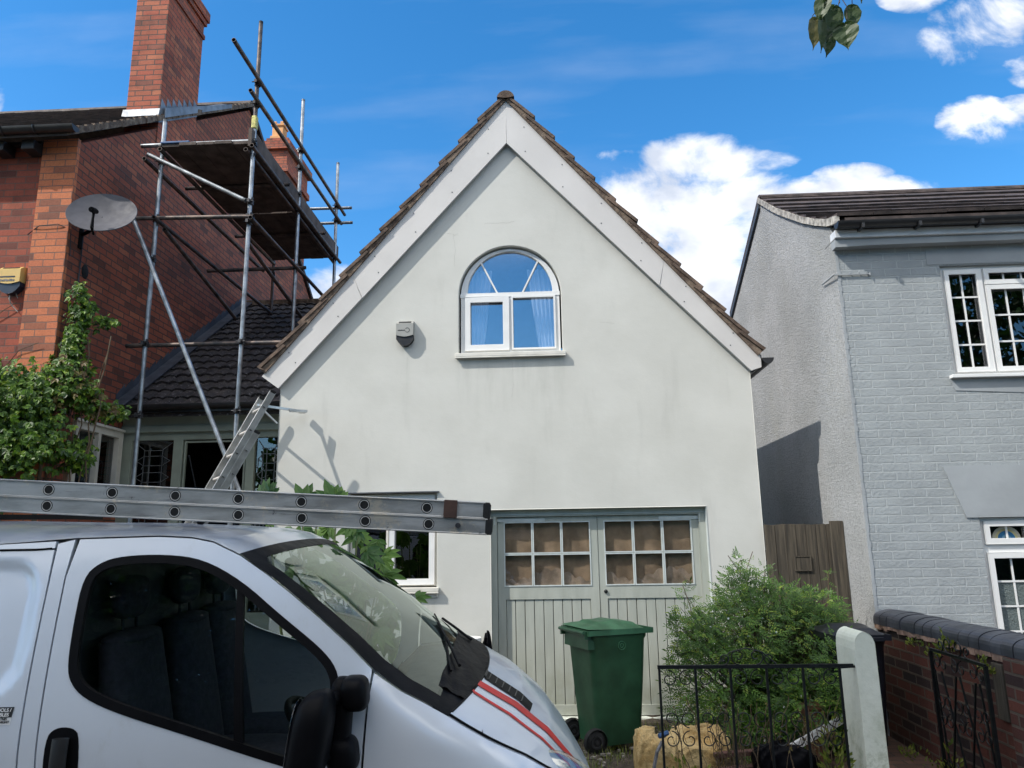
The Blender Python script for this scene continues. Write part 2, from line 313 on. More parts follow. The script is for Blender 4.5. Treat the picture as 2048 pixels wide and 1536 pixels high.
ALU = simple('ladder_aluminium', (.50,.50,.49), .38, .65, var=.25, vs=7, bump=.1, bs=30)
t = Mt('worn_aluminium'); n = t.noise(4, 8, .65, t.coord('Object', (1, 1, 4))); c = t.mix(t.ramp(n, .35, .65), (.33,.33,.32), (.47,.47,.46)); c = t.mix(t.ramp(t.noise(5, 8, .8), .56, .63, 0, .75), c, (.56,.50,.40)); c = t.mix(t.ramp(t.noise(14, 8, .85), .60, .66, 0, .85), c, (.06,.06,.065)); c = t.mix(t.ramp(t.noise(9, 6, .7, t.coord('Object', (.5, 1, 9))), .60, .68, 0, .6), c, (.16,.16,.16)); t.col(c); t.set(Roughness=t.ramp(n, .3, .7, .3, .55), Metallic=.45); t.bump(t.noise(30, 6), .15, .003); WORNALU = t.m
ALUEND = simple('rung_aluminium', (.62,.60,.57), .4, .15)
HOLE = simple('rung_hollow', (.008,.008,.008), .9)
STRAP = simple('brown_strap', (.07,.035,.025), .7, var=.3, vs=20)
YELLOW = simple('alarm_yellow', (.62,.42,.14), .4, var=.08)
NAVY = simple('navy_plastic', (.02,.03,.05), .35)
ALGREY = simple('alarm_grey', (.30,.30,.28), .45, var=.08)
DISHM = simple('dish_grey', (.065,.065,.078), .75, .0, var=.15, vs=7)
GREENP = simple('green_bin_plastic', (.027,.085,.042), .42, var=.25, vs=5, bump=.15, bs=50)
GREENL = simple('green_lid_plastic', (.048,.145,.070), .40, var=.25, vs=5)
BINBLK = simple('black_bin_plastic', (.010,.011,.016), .4, var=.3)
RUBBER = simple('rubber', (.012,.012,.012), .8, bump=.2, bs=60)
IRON = simple('black_iron', (.008,.010,.011), .45, .3, var=.3, vs=30, bump=.3, bs=60)
t = Mt('white_masonry_paint'); c = t.mix(t.ramp(t.noise(3, 6), .3, .7), (.66,.68,.56), (.76,.77,.66)); sx = t.n('ShaderNodeSeparateXYZ'); t.L.new(t.tc.outputs['Object'], sx.inputs[0]); c = t.mix(t.math('MULTIPLY', t.ramp(sx.outputs[2], .1, .8, .9, .15), t.ramp(t.noise(8, 7, .75), .45, .65)), c, (.30,.33,.20)); c = t.mix(t.ramp(t.noise(25, 6, .8), .64, .69, 0, .7), c, (.36,.35,.30)); t.col(c); t.set(Roughness=.85); t.bump(t.noise(22, 5), .5, .006); GPOST = t.m
t = Mt('weathered_boards'); w = t.noise(3, 8, .65, t.coord('Object', (14, 14, .8))); c = t.mix(t.ramp(w, .3, .7), (.032,.027,.021), (.095,.078,.056)); t.col(c); t.set(Roughness=.9); t.bump(w, .4, .01); FENCEW = t.m
SILL = simple('timber_sill', (.55,.58,.52), .6, var=.3, vs=9)
TERRA = simple('terracotta', (.20,.085,.05), .85, var=.3, vs=9)
POTS = simple('buff_pot', (.62,.30,.12), .8, var=.2, vs=5)
t = Mt('garden_soil'); n = t.noise(9, 8, .7); c = t.mix(t.ramp(n, .3, .7), (.035,.026,.018), (.11,.085,.06)); c = t.mix(t.ramp(t.noise(3, 5), .5, .7, 0, .8), c, (.05,.065,.022)); t.col(c); t.set(Roughness=.95); t.bump(n, 1., .05); SOIL = t.m
t = Mt('asphalt'); n = t.noise(90, 4, .7); t.col(t.mix(n, (.035,.035,.036), (.07,.07,.07))); t.set(Roughness=.85); t.bump(n, .6, .01); ASPH = t.m
PAVE = brick('paving_slabs', [(.20,.19,.18),(.24,.23,.21)], (.10,.10,.09), bw=.6, bh=.6, ms=.01, offs=0)
PATHB = brick('path_brick', [(.09,.05,.035),(.15,.08,.055),(.12,.065,.045)], (.06,.05,.04), bw=.21, bh=.105, ms=.008, dirt=.6)
STONE = simple('gravel_stone', (.20,.18,.15), .9, var=.5, vs=25)
CLIMB = leafmat('climber_leaf', (.016,.050,.006), (.12,.23,.016), (.30,.38,.03))
CLIMBR = leafmat('climber_leaf_dry', (.10,.06,.02), (.16,.14,.03))
SHRUBL = leafmat('shrub_leaf', (.016,.055,.006), (.085,.185,.014), (.22,.28,.03))
FIGL = leafmat('fig_leaf', (.03,.09,.015), (.12,.22,.03))
FLOWER = simple('white_flower', (.8,.8,.75), .6, var=.05)
WEEDL = leafmat('weed_leaf', (.06,.10,.015), (.24,.26,.04))
TREEL = leafmat('tree_leaf', (.015,.045,.010), (.04,.10,.02))
HANGL = leafmat('hanging_leaf', (.035,.065,.02), (.06,.09,.035), (.16,.13,.05))
BARK = simple('bark', (.06,.045,.035), .9, var=.4, vs=12, bump=1, bs=30, bd=.02)
TWIG = simple('dry_twig', (.11,.075,.045), .9, var=.3)
t = Mt('sack_yellow'); n = t.noise(4, 7, .7); c = t.mix(t.ramp(n, .3, .62), (.45,.27,.08), (.62,.46,.22)); c = t.mix(t.ramp(t.noise(9, 7, .7), .6, .68, 0, .9), c, (.22,.12,.05)); t.col(c); t.set(Roughness=.6); t.bump(t.noise(7, 7, .7), 1., .05); SACK = t.m
BLUEB = simple('blue_strap', (.03,.09,.22), .6); GREYB = simple('grey_webbing', (.16,.16,.17), .8, var=.4, vs=30)
POLYB = simple('black_polythene', (.0035,.0035,.005), .45, Specular_IOR_Level=.06, bump=.5, bs=9, bd=.02)
# van
t = Mt('silver_blue_paint'); fl = t.noise(900, 2, .5); pc = t.mix(t.ramp(t.noise(2, 5), .3, .7), (.60,.64,.70), (.64,.68,.74)); pc = t.mix(t.ramp(t.noise(5, 8, .75, t.coord('Object', (1,1,.5))), .55, .75, 0, .35), pc, (.46,.47,.46)); pc = t.mix(t.ramp(t.noise(60, 6, .8), .72, .76, 0, .6), pc, (.12,.11,.10)); t.col(pc); t.set(Metallic=.15, Roughness=.34); t.b.inputs['Coat Weight'].default_value = .8; t.L.new(t.ramp(t.noise(7, 7, .7), .35, .7, .03, .16), t.b.inputs['Coat Roughness']); PAINT = t.m
REDS = simple('red_stripe_vinyl', (.50,.010,.008), .45, var=.1)
TRIM = simple('black_trim', (.0035,.0035,.0045), .5, var=.2, bump=.3, bs=90, bd=.002, Specular_IOR_Level=.09)
SEAT = simple('seat_cloth', (.020,.022,.034), .95, var=.3, vs=30)
DASH = simple('dashboard', (.020,.026,.032), .6, var=.2)
VGLASS = glass('van_side_glass', .015, (.72,.76,.76)); VWIND = glass('windscreen_glass', .06, (.55,.62,.60), rtint=(.92,1,.94)); 
WGLASS = glass('window_glass_blue', .19, (.85,.88,.92)); WDARK = glass('window_glass_dark', .05, (.5,.52,.55)); WCLEAR = glass('window_glass_clear', .0, (.93,.93,.93)); LAMPG = glass('lamp_lens', .2, (.8,.82,.75))
t = Mt('frosted_glass'); t.col((.10,.13,.13)); t.set(Roughness=.35); t.bump(t.noise(60, 4, .7), 1., .02); FROST = t.m
PAPERW = simple('white_sticker', (.75,.75,.74), .4, var=.03); INK = simple('black_ink', (.015,.015,.015), .5)
RAINB = simple('rainbow_blue', (.03,.20,.42), .7); RAINY = simple('rainbow_yellow', (.60,.55,.28), .7); RAINC = simple('rainbow_cream', (.55,.55,.45), .7); RAINL = simple('rainbow_sky', (.20,.42,.58), .7)

# ------------------------------------------------------------------ ground
G0 = 0.08
b = mb(); b.grid(lambda u, v: (-400+800*u, -400+800*v, -0.16), 3, 3); struct('ground', b, SOIL)
b = mb(); b.box(-60, 60, -4.5, 4.62, -0.5, -0.15); struct('road', b, ASPH)
b = mb(); b.box(-60, 60, 4.62, 4.86, -0.5, -0.02); struct('pavement', b, PAVE, bevel=.01)
b = mb(); rg = random.Random(3)
def gz(x, y): return G0 + .018*sin(x*5+y*3) + .015*sin(x*11-y*7) + rg.uniform(-.012, .012)
b.grid(lambda u, v: (-6.5+8.7*u, 4.88+4.5*v, gz(-6.5+8.7*u, 4.88+4.5*v)), 120, 70); b.box(-6.5, 2.2, 4.87, 9.4, -.4, -.1); struct('garden_soil_bed', b, SOIL)
b = mb(); b.box(2.0, 2.735, 4.87, 16, -.4, G0+.02); struct('garden_path', b, PATHB)
b = mb(); b.box(3.0, 12, 4.87, 6.79, -.4, G0); struct('forecourt', b, PAVE)
b = mb()
for i in range(420):
    x, y = rg.uniform(.1, 1.9), rg.uniform(5.0, 7.2); s = rg.uniform(.006, .022); b.rnd = rg.random()
    b.ellipsoid((x, y, G0+.015+s*.3), (s*rg.uniform(.7,1.4), 0, 0), (0, s, 0), (0, 0, s*.7), 6, 4)
o = b.build('gravel', STONE, smooth=True); o['kind'] = 'stuff'; o['label'] = 'loose grey stones scattered on the soil below the green bin'; o['category'] = 'gravel'
b = mb()
for i in range(5200):
    x, y = rg.uniform(-.2, 1.95), rg.uniform(5.05, 7.3)
    if rg.random() > .35 + .6*sin(x*4+y*5)**2: continue
    h = rg.uniform(.02, .10); a = rg.uniform(0, 6.3); w = .004; lx, ly = cos(a)*h*.6, sin(a)*h*.6; b.rnd = rg.random()
    b.add([(x-w*sin(a), y+w*cos(a), G0-.01), (x+w*sin(a), y-w*cos(a), G0-.01), (x+lx, y+ly, G0+h)], [(0,1,2)])
o = b.build('grass', WEEDL); o['kind'] = 'stuff'; o['label'] = 'short weedy grass growing in the soil in front of the garage'; o['category'] = 'grass'

def text_mesh(s, size, mat, parent, name='lettering', mtx=None, ext=.0006):
    cu = bpy.data.curves.new(name, 'FONT'); cu.body = s; cu.size = size; cu.extrude = ext; cu.align_x = 'CENTER'; cu.offset = size*.02
    to = bpy.data.objects.new('t', cu); COL.objects.link(to); dg = bpy.context.evaluated_depsgraph_get(); me = bpy.data.meshes.new_from_object(to.evaluated_get(dg)); bpy.data.objects.remove(to)
    me.materials.clear(); me.materials.append(mat)
    if mtx is not None: me.transform(mtx)
    o = bpy.data.objects.new(name, me); COL.objects.link(o); o.parent = parent; return o

# ------------------------------------------------------------------ white house
H = 7.40
wh = thing('white_house', 'white rendered gable house with arched upper window and sage garage doors', 'house')
PX, PZ = -.371, 6.30         # wall apex (under the tiles)
k = tan_ = (6.30-3.42)/(2.02+.371)
def slope_z(x, top=6.30): return top - abs(x-PX)*1.190
arch = [(-.365+.530*cos(t), 4.232+.530*sin(t)) for t in [pi*i/28 for i in range(29)]]
win_hole = [(-.895, 3.585)] + [(.165, 3.585)] + arch
low_hole = [(-1.985, 1.285), (-1.112, 1.285), (-1.112, 2.205), (-1.985, 2.205)]
gar_hole = [(-.585, .02), (1.495, .02), (1.495, 2.022), (-.585, 2.022)]
wall_poly = [(-2.73, .0), (-.585, .0), (-.585, .02), (1.495, .02), (1.495, 0), (2.02, .0), (2.02, slope_z(2.02)), (PX, PZ), (-2.73, slope_z(-2.73))]
wall_poly = [(-2.73, -.1), (-.585, -.1), (-.585, 2.022), (1.495, 2.022), (1.495, -.1), (2.02, -.1), (2.02, slope_z(2.02)), (PX, PZ), (-2.73, slope_z(-2.73))]
b = mb(); b.prism(wall_poly, 'Y', H, H+.24, [win_hole, low_hole]); b.build('wall', RENDER, wh, bevel=.006)
b = mb(); b.box(-2.73, -2.50, H+.241, 15.0, -.1, slope_z(-2.73)-.01); b.box(1.79, 2.02, H+.241, 15, -.1, slope_z(2.02)-.01); b.box(-2.49, 1.78, 14.7, 15, -.1, 3.4); b.build('side_wall', RENDER, wh)
# bargeboards (mitred boards standing proud)
OV = .062
for s, x_end in ((-1, -2.905), (1, 2.112)):
    w = .33
    dx, dz = (x_end-PX), None
    e = V((s, 0, -1.190)).normalized(); nrm = V((s*1.190, 0, 1)).normalized()   # along slope, outwards
    top0 = V((PX, 0, 6.425)); L = abs(x_end-PX)/abs(e.x)
    q = [top0, top0+e*L, None, V((PX, 0, 6.425-w*1.555))]
    if s < 0: q[2] = V((-2.735, 0, 3.285))
    else: q[1] = V((2.118, 0, 3.50)); q[2] = V((2.018, 0, 3.335))
    poly = [(p.x, p.z) for p in q]
    if s > 0: poly = [poly[0], poly[1], (2.118, 3.37), poly[2], poly[3]]
    cut = 0.645
    def P2(t, side):   # split joint
        a0 = q[0]+(q[1]-q[0])*t; a1 = q[3]+(q[2]-q[3])*t; return (a0, a1)
    for j, (t0, t1) in enumerate(((0, cut-.001), (cut+.001, 1))):
        a0, b0 = P2(t0, s); a1, b1 = P2(t1, s)
        pl = [(a0.x+s*(.0012 if t0 == 0 else 0), a0.z), (a1.x, a1.z), (b1.x, b1.z), (b0.x+s*(.0012 if t0 == 0 else 0), b0.z)]
        if s > 0 and t1 == 1: pl = [pl[0], pl[1], (2.118, 3.37), pl[2], pl[3]]
        bb = mb(); bb.prism(pl, 'Y', H-OV, H-OV+.022); bo = bb.build('bargeboard', BARGE, wh, bevel=.003)
        for i in range(2 if j else 4):
            for jj in (.22, .78):
                tt = t0 + (t1-t0)*(i+.5+.06*(jj-.5))/(2 if j else 4); aa, bb2 = P2(tt, s); c_ = aa + (bb2-aa)*jj
                sc_ = mb(); sc_.tube([(c_.x, H-OV-.003, c_.z), (c_.x, H-OV+.004, c_.z)], .006, 8); sc_.build('fixing', GUTTER, bo)
    # soffit under the overhang
    bb = mb(); a = q[3]; c_ = q[2]; n_ = nrm*.02
    bb.prism([(a.x, a.z+.03), (c_.x, c_.z+.03), (c_.x+n_.x, c_.z+n_.z+.03), (a.x+n_.x, a.z+n_.z+.06)], 'Y', H-OV+.023, H-.003); bb.build('soffit', BARGE, wh)
b = mb(); bx_ = -2.78
b = mb(); b.prism([(2.135, 3.50), (2.135, 3.39), (2.022, 3.31), (2.022, 3.42)], 'Y', H-OV+.024, 14.9); b.build('box_end', GUTTER, wh)
# roof: courses of thick tiles; saw-tooth verge
rr = random.Random(5)
roof = mb(); verge = mb()
E_ = .324
for s, L in ((-1, 3.92), (1, 3.86)):
    e = V((s, 0, -1.190)).normalized(); nrm = V((s*1.190, 0, 1)).normalized(); top0 = V((PX, 0, 6.455))
    n = int(L/E_)+1
    for i in range(n):
        d0 = i*E_ - .05 + .06; d1 = min((i+1)*E_ + .075, L); 
        a0 = top0 + e*max(d0, .0) + nrm*.028; a1 = top0 + e*d1 + nrm*(.072 + rr.uniform(-.005, .005)); th = .032
        y0 = H-OV-.035 + rr.uniform(-.006, .006)
        poly = [a0, a1, a1-nrm*th, a0-nrm*th]
        roof.prism([(p.x, p.z) for p in poly], 'Y', y0, 15.1)
    a0, a1 = top0+nrm*(-.012), top0+e*L+nrm*(-.012)
    pl = [a0-nrm*.014, a1-nrm*.014]; m_ = 60
    pts = []
    for i in range(m_+1):
        p = a0 + (a1-a0)*i/m_ + nrm*(.045+rr.uniform(-.008, .006)); pts.append(p)
    poly = [(p.x, p.z) for p in pts] + [(pl[1].x, pl[1].z), (pl[0].x, pl[0].z)]
    verge.prism(poly, 'Y', H-OV-.022, H-OV+.10)
    # undercloak boards below tiles over the barge
roof.build('roof', TILE, wh); verge.build('verge', VERGE, wh)
b = mb(); yy0 = H-OV-.05
for i in range(18):
    y0 = yy0 + i*.44; rr_ = .092 + (0 if i % 2 else .004)
    b.grid(lambda u, v: (PX + (rr_+.0)*sin(-1.35+2.7*u), y0 + .445*v, 6.415 + (rr_)*cos(-1.35+2.7*u)), 15, 2)
    b.add([(PX + rr_*sin(-1.35+2.7*j/14), y0, 6.415+rr_*cos(-1.35+2.7*j/14)) for j in range(15)] + [(PX, y0, 6.42)], [[15, j, j+1] for j in range(14)])
b.build('ridge_tile', TILE, wh)
b = mb(); b.grid(lambda u, v: (2.20+.058*sin(pi*(1+u))*1 if False else 2.185-.055*cos(pi*u), H-OV-.03+7*v, 3.455-.06*sin(pi*u)), 10, 2)
b.grid(lambda u, v: (2.185-.052*cos(pi*u), H-OV-.03+7*v, 3.456-.057*sin(pi*u)), 10, 2); b.add([(2.185-.055*cos(pi*j/9), H-OV-.03, 3.455-.06*sin(pi*j/9)) for j in range(10)], [list(range(10))]); b.build('gutter', GUTTER, wh)

def pane_room(parent, x0, x1, z0, z1, y, depth=1.2, mat=DARKIN):
    b = mb(); Y1 = y+depth
    b.add([(x0,y,z0),(x1,y,z0),(x1,y,z1),(x0,y,z1),(x0,Y1,z0),(x1,Y1,z0),(x1,Y1,z1),(x0,Y1,z1)], [(4,5,6,7),(0,1,5,4),(1,2,6,5),(2,3,7,6),(3,0,4,7)])
    return b.build('reveal', mat, parent)
def frame(b, x0, x1, z0, z1, y0, y1, w, wb=None):
    """rectangular frame of four bars butting at the corners"""
    wb = wb or w; b.prism([(x0,z0),(x1,z0),(x1,z1),(x0,z1)], 'Y', y0, y1, [[(x0+w,z0+wb),(x1-w,z0+wb),(x1-w,z1-w),(x0+w,z1-w)]])
# arched window
wf = mb(); o_arc = [(-.365+.512*cos(pi*i/28), 4.232+.512*sin(pi*i/28)) for i in range(29)]; i_arc = [(-.365+.445*cos(pi*i/28), 4.262+.452*sin(pi*i/28)*1.0) for i in range(29)]
i_arc = [p for p in i_arc if p[1] >= 4.262]
outer = [(-.877, 3.600), (.147, 3.600)] + o_arc
holes = [[(-.825, 3.655), (-.392, 3.655), (-.392, 4.205), (-.825, 4.205)], [(-.340, 3.655), (.092, 3.655), (.092, 4.205), (-.340, 4.205)], i_arc]
wf.prism(outer, 'Y', H+.05, H+.11, holes); win = wf.build('window', UPVC, wh, bevel=.004)
b = mb(); frame(b, -.838, -.378, 3.640, 4.218, H+.028, H+.049, .062); b.build('sash', UPVC, win, bevel=.005)
b = mb(); frame(b, -.352, .104, 3.643, 4.217, H+.036, H+.049, .018); b.build('glazing_bead', UPVC, win, bevel=.003)
b = mb(); b.box(-.884, .154, H+.043, H+.0495, 4.216, 4.262); b.bar((-.497, H+.062, 4.262), (-.672, H+.062, 4.62), .016, .018, (0,1,0)); b.bar((-.233, H+.062, 4.262), (-.060, H+.062, 4.615), .016, .018, (0,1,0)); b.build('glazing_bar', UPVC, win)
b = mb(); b.box(-.93, .195, H-.052, H+.05, 3.560, 3.598); b.box(-.93, .195, H-.053, H-.036, 3.545, 3.5595); b.build('sill', CREAM, win, bevel=.004)
b = mb(); b.prism([(-.86, 3.62), (.13, 3.62)] + [(-.365+.49*cos(pi*i/28), 4.232+.49*sin(pi*i/28)) for i in range(29)], 'Y', H+.078, H+.084); b.build('pane', WGLASS, win)
pane_room(win, -.885, .155, 3.60, 4.75, H+.112, 1.6, ROOMIN)
for (x0, x1, xt) in ((-.86, -.58, -.52), (-.17, .13, -.24)):
    b = mb(); n = 40
    def cf(u, v): 
        x = (x0 + (x1-x0)*u) if v < .4 else (x0+(x1-x0)*u)
        if x0 < -.5: xx = -.86 + u*(.20 + .10*v)
        else: xx = .13 - u*(.20 + .12*v)
        return (xx, H+.22+.018*sin(u*38)+.01*sin(v*3), 3.62 + .95*v*(1-.25*0))
    b.grid(cf, n, 8); b.build('curtain', CURTAIN, win, smooth='all')
# lower left window
lw = mb(); frame(lw, -1.975, -1.122, 1.31, 2.195, H+.06, H+.12, .05); lw.box(-1.605, -1.535, H+.06, H+.12, 1.36, 2.145); lwin = lw.build('window', CREAM, wh, bevel=.004)
for (x0, x1, sash) in ((-1.955, -1.575, 0), (-1.565, -1.142, 1)):
    b = mb()
    if sash: frame(b, -1.590, -1.140, 1.325, 2.178, H+.036, H+.0585, .055); b.build('sash', UPVC, lwin, bevel=.005)
    else: frame(b, -1.95, -1.600, 1.35, 2.16, H+.045, H+.0585, .02); b.build('glazing_bead', CREAM, lwin, bevel=.003)
b = mb(); b.box(-1.96, -1.13, H+.085, H+.09, 1.33, 2.18); b.build('pane', WDARK, lwin); pane_room(lwin, -1.98, -1.12, 1.30, 2.2, H+.125, 1.2)
b = mb(); b.box(-2.02, -1.085, H-.055, H+.06, 1.262, 1.300); b.box(-2.02, -1.085, H-.056, H-.04, 1.245, 1.2615); b.box(-2.0, -1.10, H-.012, H+.0, 1.2035+.0, 1.2445); b.build('sill', CREAM, lwin, bevel=.004)
b = mb(); b.box(-2.02, -1.09, H-.03, H+.03, 2.2055, 2.2155); b.build('drip_strip', DLEAD, lwin)
for pts in ([(-1.02,4.93),(-.93,4.90),(-.90,4.92)], [(-.95,4.92),(-.93,4.70),(-.945,4.52)], [(-.62,5.02),(-.40,5.02),(-.28,5.03)], [(-.35,3.52),(-.34,3.30),(-.36,3.1)], [(.55,3.9),(.72,3.87)]):
    b = mb(); r_ = random.Random(len(pts)*7+int(pts[0][0]*100)); q = []
    for a, c in zip(pts, pts[1:]):
        for j in range(6): q.append((a[0]+(c[0]-a[0])*j/6+r_.uniform(-.006,.006), H-.0003, a[1]+(c[1]-a[1])*j/6+r_.uniform(-.006,.006)))
    b.tube(q, .0008, 4); b.build('crack', CRACKM, wh)
# garage
YG = H+.10
b = mb(); b.prism([(-.583,.10),(-.583,2.020),(1.493,2.020),(1.493,.10),(1.430,.10),(1.430,1.955),(-.530,1.955),(-.530,.10)], 'Y', YG-.03, YG+.06); gfr = b.build('garage_frame', SAGE, wh, bevel=.004)
b = mb(); b.box(-.57, 1.48, YG-.08, YG+.10, .055, .115); b.build('threshold', SILL, gfr, bevel=.006)
b = mb(); b.box(-.583, 1.493, YG-.034, YG-.0305, 1.972, 1.980); b.box(1.4945, 1.5, H-.004, H+.1, .1, 2.02); b.build('bead', SAGEL, gfr)
def leaf_door(x0, x1, px0, px1):
    b = mb(); z0, z1 = .125, 1.950; gz0, gz1 = 1.300, 1.895
    cols = 3; bw = .024; pw = (px1-px0-bw*2)/3; hh = (gz1-gz0-bw)/2
    holes = [[(px0+i*(pw+bw), gz0+j*(hh+bw)), (px0+i*(pw+bw)+pw, gz0+j*(hh+bw)), (px0+i*(pw+bw)+pw, gz0+j*(hh+bw)+hh), (px0+i*(pw+bw), gz0+j*(hh+bw)+hh)] for i in range(3) for j in range(2)]
    holes.append([(px0+.005, z0+.09), (px1-.005, z0+.09), (px1-.005, 1.168), (px0+.005, 1.168)])
    b.prism([(x0,z0),(x1,z0),(x1,z1),(x0,z1)], 'Y', YG, YG+.045, holes); d = b.build('garage_door', SAGE, wh, bevel=.003)
    bb = mb(); n = 9; w = (px1-px0-.01)/n
    for i in range(n): q0 = px0+.005+i*w; bb.prism([(q0+.003, YG+.014),(q0+.006, YG+.010),(q0+w-.006, YG+.010),(q0+w-.003, YG+.014),(q0+w-.003, YG+.03),(q0+.003, YG+.03)], 'Z', z0+.09, 1.1675)
    bb.build('panel_boards', SAGE, d); g = mb(); g.box(px0+.006, px1-.006, YG+.0305, YG+.035, z0+.091, 1.167); g.build('panel_backing', GUTTER, d)
    lb = mb()
    for h_ in holes[:6]:
        (a, c), (a2, _), (_, c2), _ = h_; t_ = .010; lb.prism([(a-t_,c-t_),(a2+t_,c-t_),(a2+t_,c2+t_),(a-t_,c2+t_)], 'Y', YG-.006, YG-.0005, [[(a+.001,c+.001),(a2-.001,c+.001),(a2-.001,c2-.001),(a+.001,c2-.001)]])
    lb.build('glazing_bar', SAGEL, d)
    for h_ in holes[:6]:
        (a, c), (a2, _), (_, c2), _ = h_; p = mb(); p.box(a-.002, a2+.002, YG+.020, YG+.024, c-.002, c2+.002); p.build('pane', WCLEAR, d)
    pb = mb(); pb.grid(lambda u, v: (px0-.01+(px1-px0+.02)*u, YG+.052+.008*sin(u*9+v*4)*(1-v)+.004*sin(u*31), gz0-.01+(gz1-gz0+.02)*v), 40, 24); pb.build('brown_paper', BROWNP, d, smooth='all')
    rt_ = random.Random(int(px0*1000)+7); tb = mb()
    def edge(u): return .10+.07*sin(u*7+px0*5)+.05*abs(sin(u*23))
    tb.grid(lambda u, v: (px0+(px1-px0)*u, YG+.036+.006*sin(u*40+v*3), gz0+(edge(u)*.75)*v), 60, 6); tb.build('torn_sheet', CLEARPL, d)
    return d
dl = leaf_door(-.526, .447, -.455, .370); dr = leaf_door(.453, 1.426, .522, 1.352)
for d, x0, x1 in ((dl, -.55, -.06), (dr, 1.05, 1.44)):
    b = mb(); b.box(x0, x1, YG-.009, YG-.0015, 1.905, 1.935)
    for q in (.04, .2, .4): b.tube([(x0+q, YG-.016, 1.92), (x0+q, YG, 1.92)], .010, 8)
    b.tube([(x0 if x0 < 0 else x1, YG-.02, 1.88), (x0 if x0 < 0 else x1, YG-.02, 1.96)], .012, 8); b.build('hinge', SAGEL, d)
b = mb(); b.ellipsoid((.510, YG-.008, 1.236), (.018,0,0), (0,.012,0), (0,0,.018)); b.build('handle', IRON, dr, smooth='all')
pane_room(wh, -.58, 1.49, .1, 2.02, YG+.062, 2.5)
b = mb(); b.tube([(-2.60, H-.006, 1.0)]+[(-2.60, H-.006, 1.0)], .001, 3)
base_at(wh, (PX, H, 0))

# ------------------------------------------------------------------ alarm boxes
def alarm(name, label, cx, y, cz, mat_body, mat_low, w=.165, h=.27, d=.075):
    t = thing(name, label, 'alarm'); x0, x1 = cx-w/2, cx+w/2; zt = cz+h/2; zb = cz-h/2
    n = 16
    prof = lambda u: zb + h*.26*(abs(2*u-1)**2.2)           # rounded bottom
    b = mb(); us = [i/n for i in range(n+1)]
    mid = lambda u: zb + h*.36 + h*.07*(abs(2*u-1)**1.6)
    poly = [(x0+w*u, mid(u)) for u in us] + [(x1, zt-.035), (x0, zt-.035)]; b.prism(poly, 'Y', y-d, y); b.prism([(y-d, zt-.035), (y-.001, zt-.035), (y-.001, zt), (y-d*.45, zt)], 'X', x0, x1)
    body = b.build('casing', mat_body, t, bevel=.006)
    b = mb(); poly = [(x0+w*u, prof(u)+.004) for u in us] + [(x0+w*u, mid(u)-.001) for u in us[::-1]]; b.prism(poly, 'Y', y-d*.86, y); b.build('sounder_lens', mat_low, t, bevel=.008)
    b = mb(); a = V((0, -d*.55, -.035)).normalized(); nn = V((0, -.035, d*.55)).normalized(); c = V((cx, y-d*.725, zt-.0175)); b.obox(c+nn*.002, V((w*.36,0,0)), a*.015, nn*.002); b.build('solar_cell', GUTTER, t)
    return t
al = alarm('alarm_box', 'grey alarm box with black base on the white wall left of the arched window', -1.443, H, 3.822, ALGREY, BLACKP, .175, .27)
b = mb()
for i in range(20):
    a0 = -2.5+5.0*i/20; a1 = -2.5+5.0*(i+1)/20; c = (-1.415, 3.852); r1, r2 = .026, .020
    b.add([(c[0]+r*cos(a), H-.0765, c[1]+r*sin(a)) for (r, a) in ((r2,a0),(r1,a0),(r1,a1),(r2,a1))], [(0,1,2,3)])
b.build('ring_emblem', INK, al); 
mt = Matrix.Translation((-1.474, H-.0765, 3.846)) @ Matrix.Rotation(R(90), 4, 'X'); b = mb()
for i in range(9): x = -1.512+i*.0085; b.box(x, x+.0062, H-.0768, H-.076, 3.846+(.001 if i % 2 else 0), 3.857-(.002 if i % 3 == 0 else 0))
b.build('faded_mark', INK, al)
base_at(al, (-1.443, H, 3.7))
al2 = alarm('alarm_box', 'yellow alarm box with navy base on the red brick wall at left', -5.492, 7.12, 4.43, YELLOW, NAVY, .235, .30, .09)
b = mb(); b.box(-5.585, -5.425, 7.0275, 7.0295, 4.455, 4.468); b.build('black_line', NAVY, al2)
mt = Matrix.Translation((-5.505, 7.029, 4.415)) @ Matrix.Rotation(R(90), 4, 'X'); b = mb()
for i in range(8): x = -5.580+i*.0195; b.box(x, x+.013+.003*(i % 2), 7.0275, 7.0295, 4.412, 4.436-(.006 if i % 3 == 1 else 0))
b.build('faded_mark', GREYB, al2)
b = mb(); b.tube([(-5.50,7.09,4.29),(-5.49,7.07,4.24),(-5.47,7.08,4.18),(-5.40,7.1,4.10)], .005, 6); b.tube([(-5.44,7.09,4.30),(-5.42,7.1,4.25)], .004, 6); b.build('cable', DIRTYW, al2)
base_at(al2, (-5.49, 7.12, 4.28))

# ------------------------------------------------------------------ left brick house
bh = thing('brick_house', 'red brick house with orange quoins, chimney and plain tiled roof at left', 'house')
XS = -4.95
gab = [(7.12,-.1),(15.05,-.1),(15.05,6.66),(11.31,9.0),(7.12,5.99)]
whole = [(7.50,2.30),(8.385,2.30),(8.385,3.03),(7.50,3.03)]
b = mb(); b.prism(gab, 'X', XS-.25, XS, [whole]); b.build('side_wall', REDBRICK, bh)
b = mb(); b.box(-14, XS-.001, 7.121, 7.35, -.1, 6.0); b.build('front_wall', WEATHBRICK, bh)
b = mb(); b.box(-5.33, XS+.004, 7.07, 7.119, -.1, 6.02); b.build('quoins', QUOIN, bh, bevel=.004)
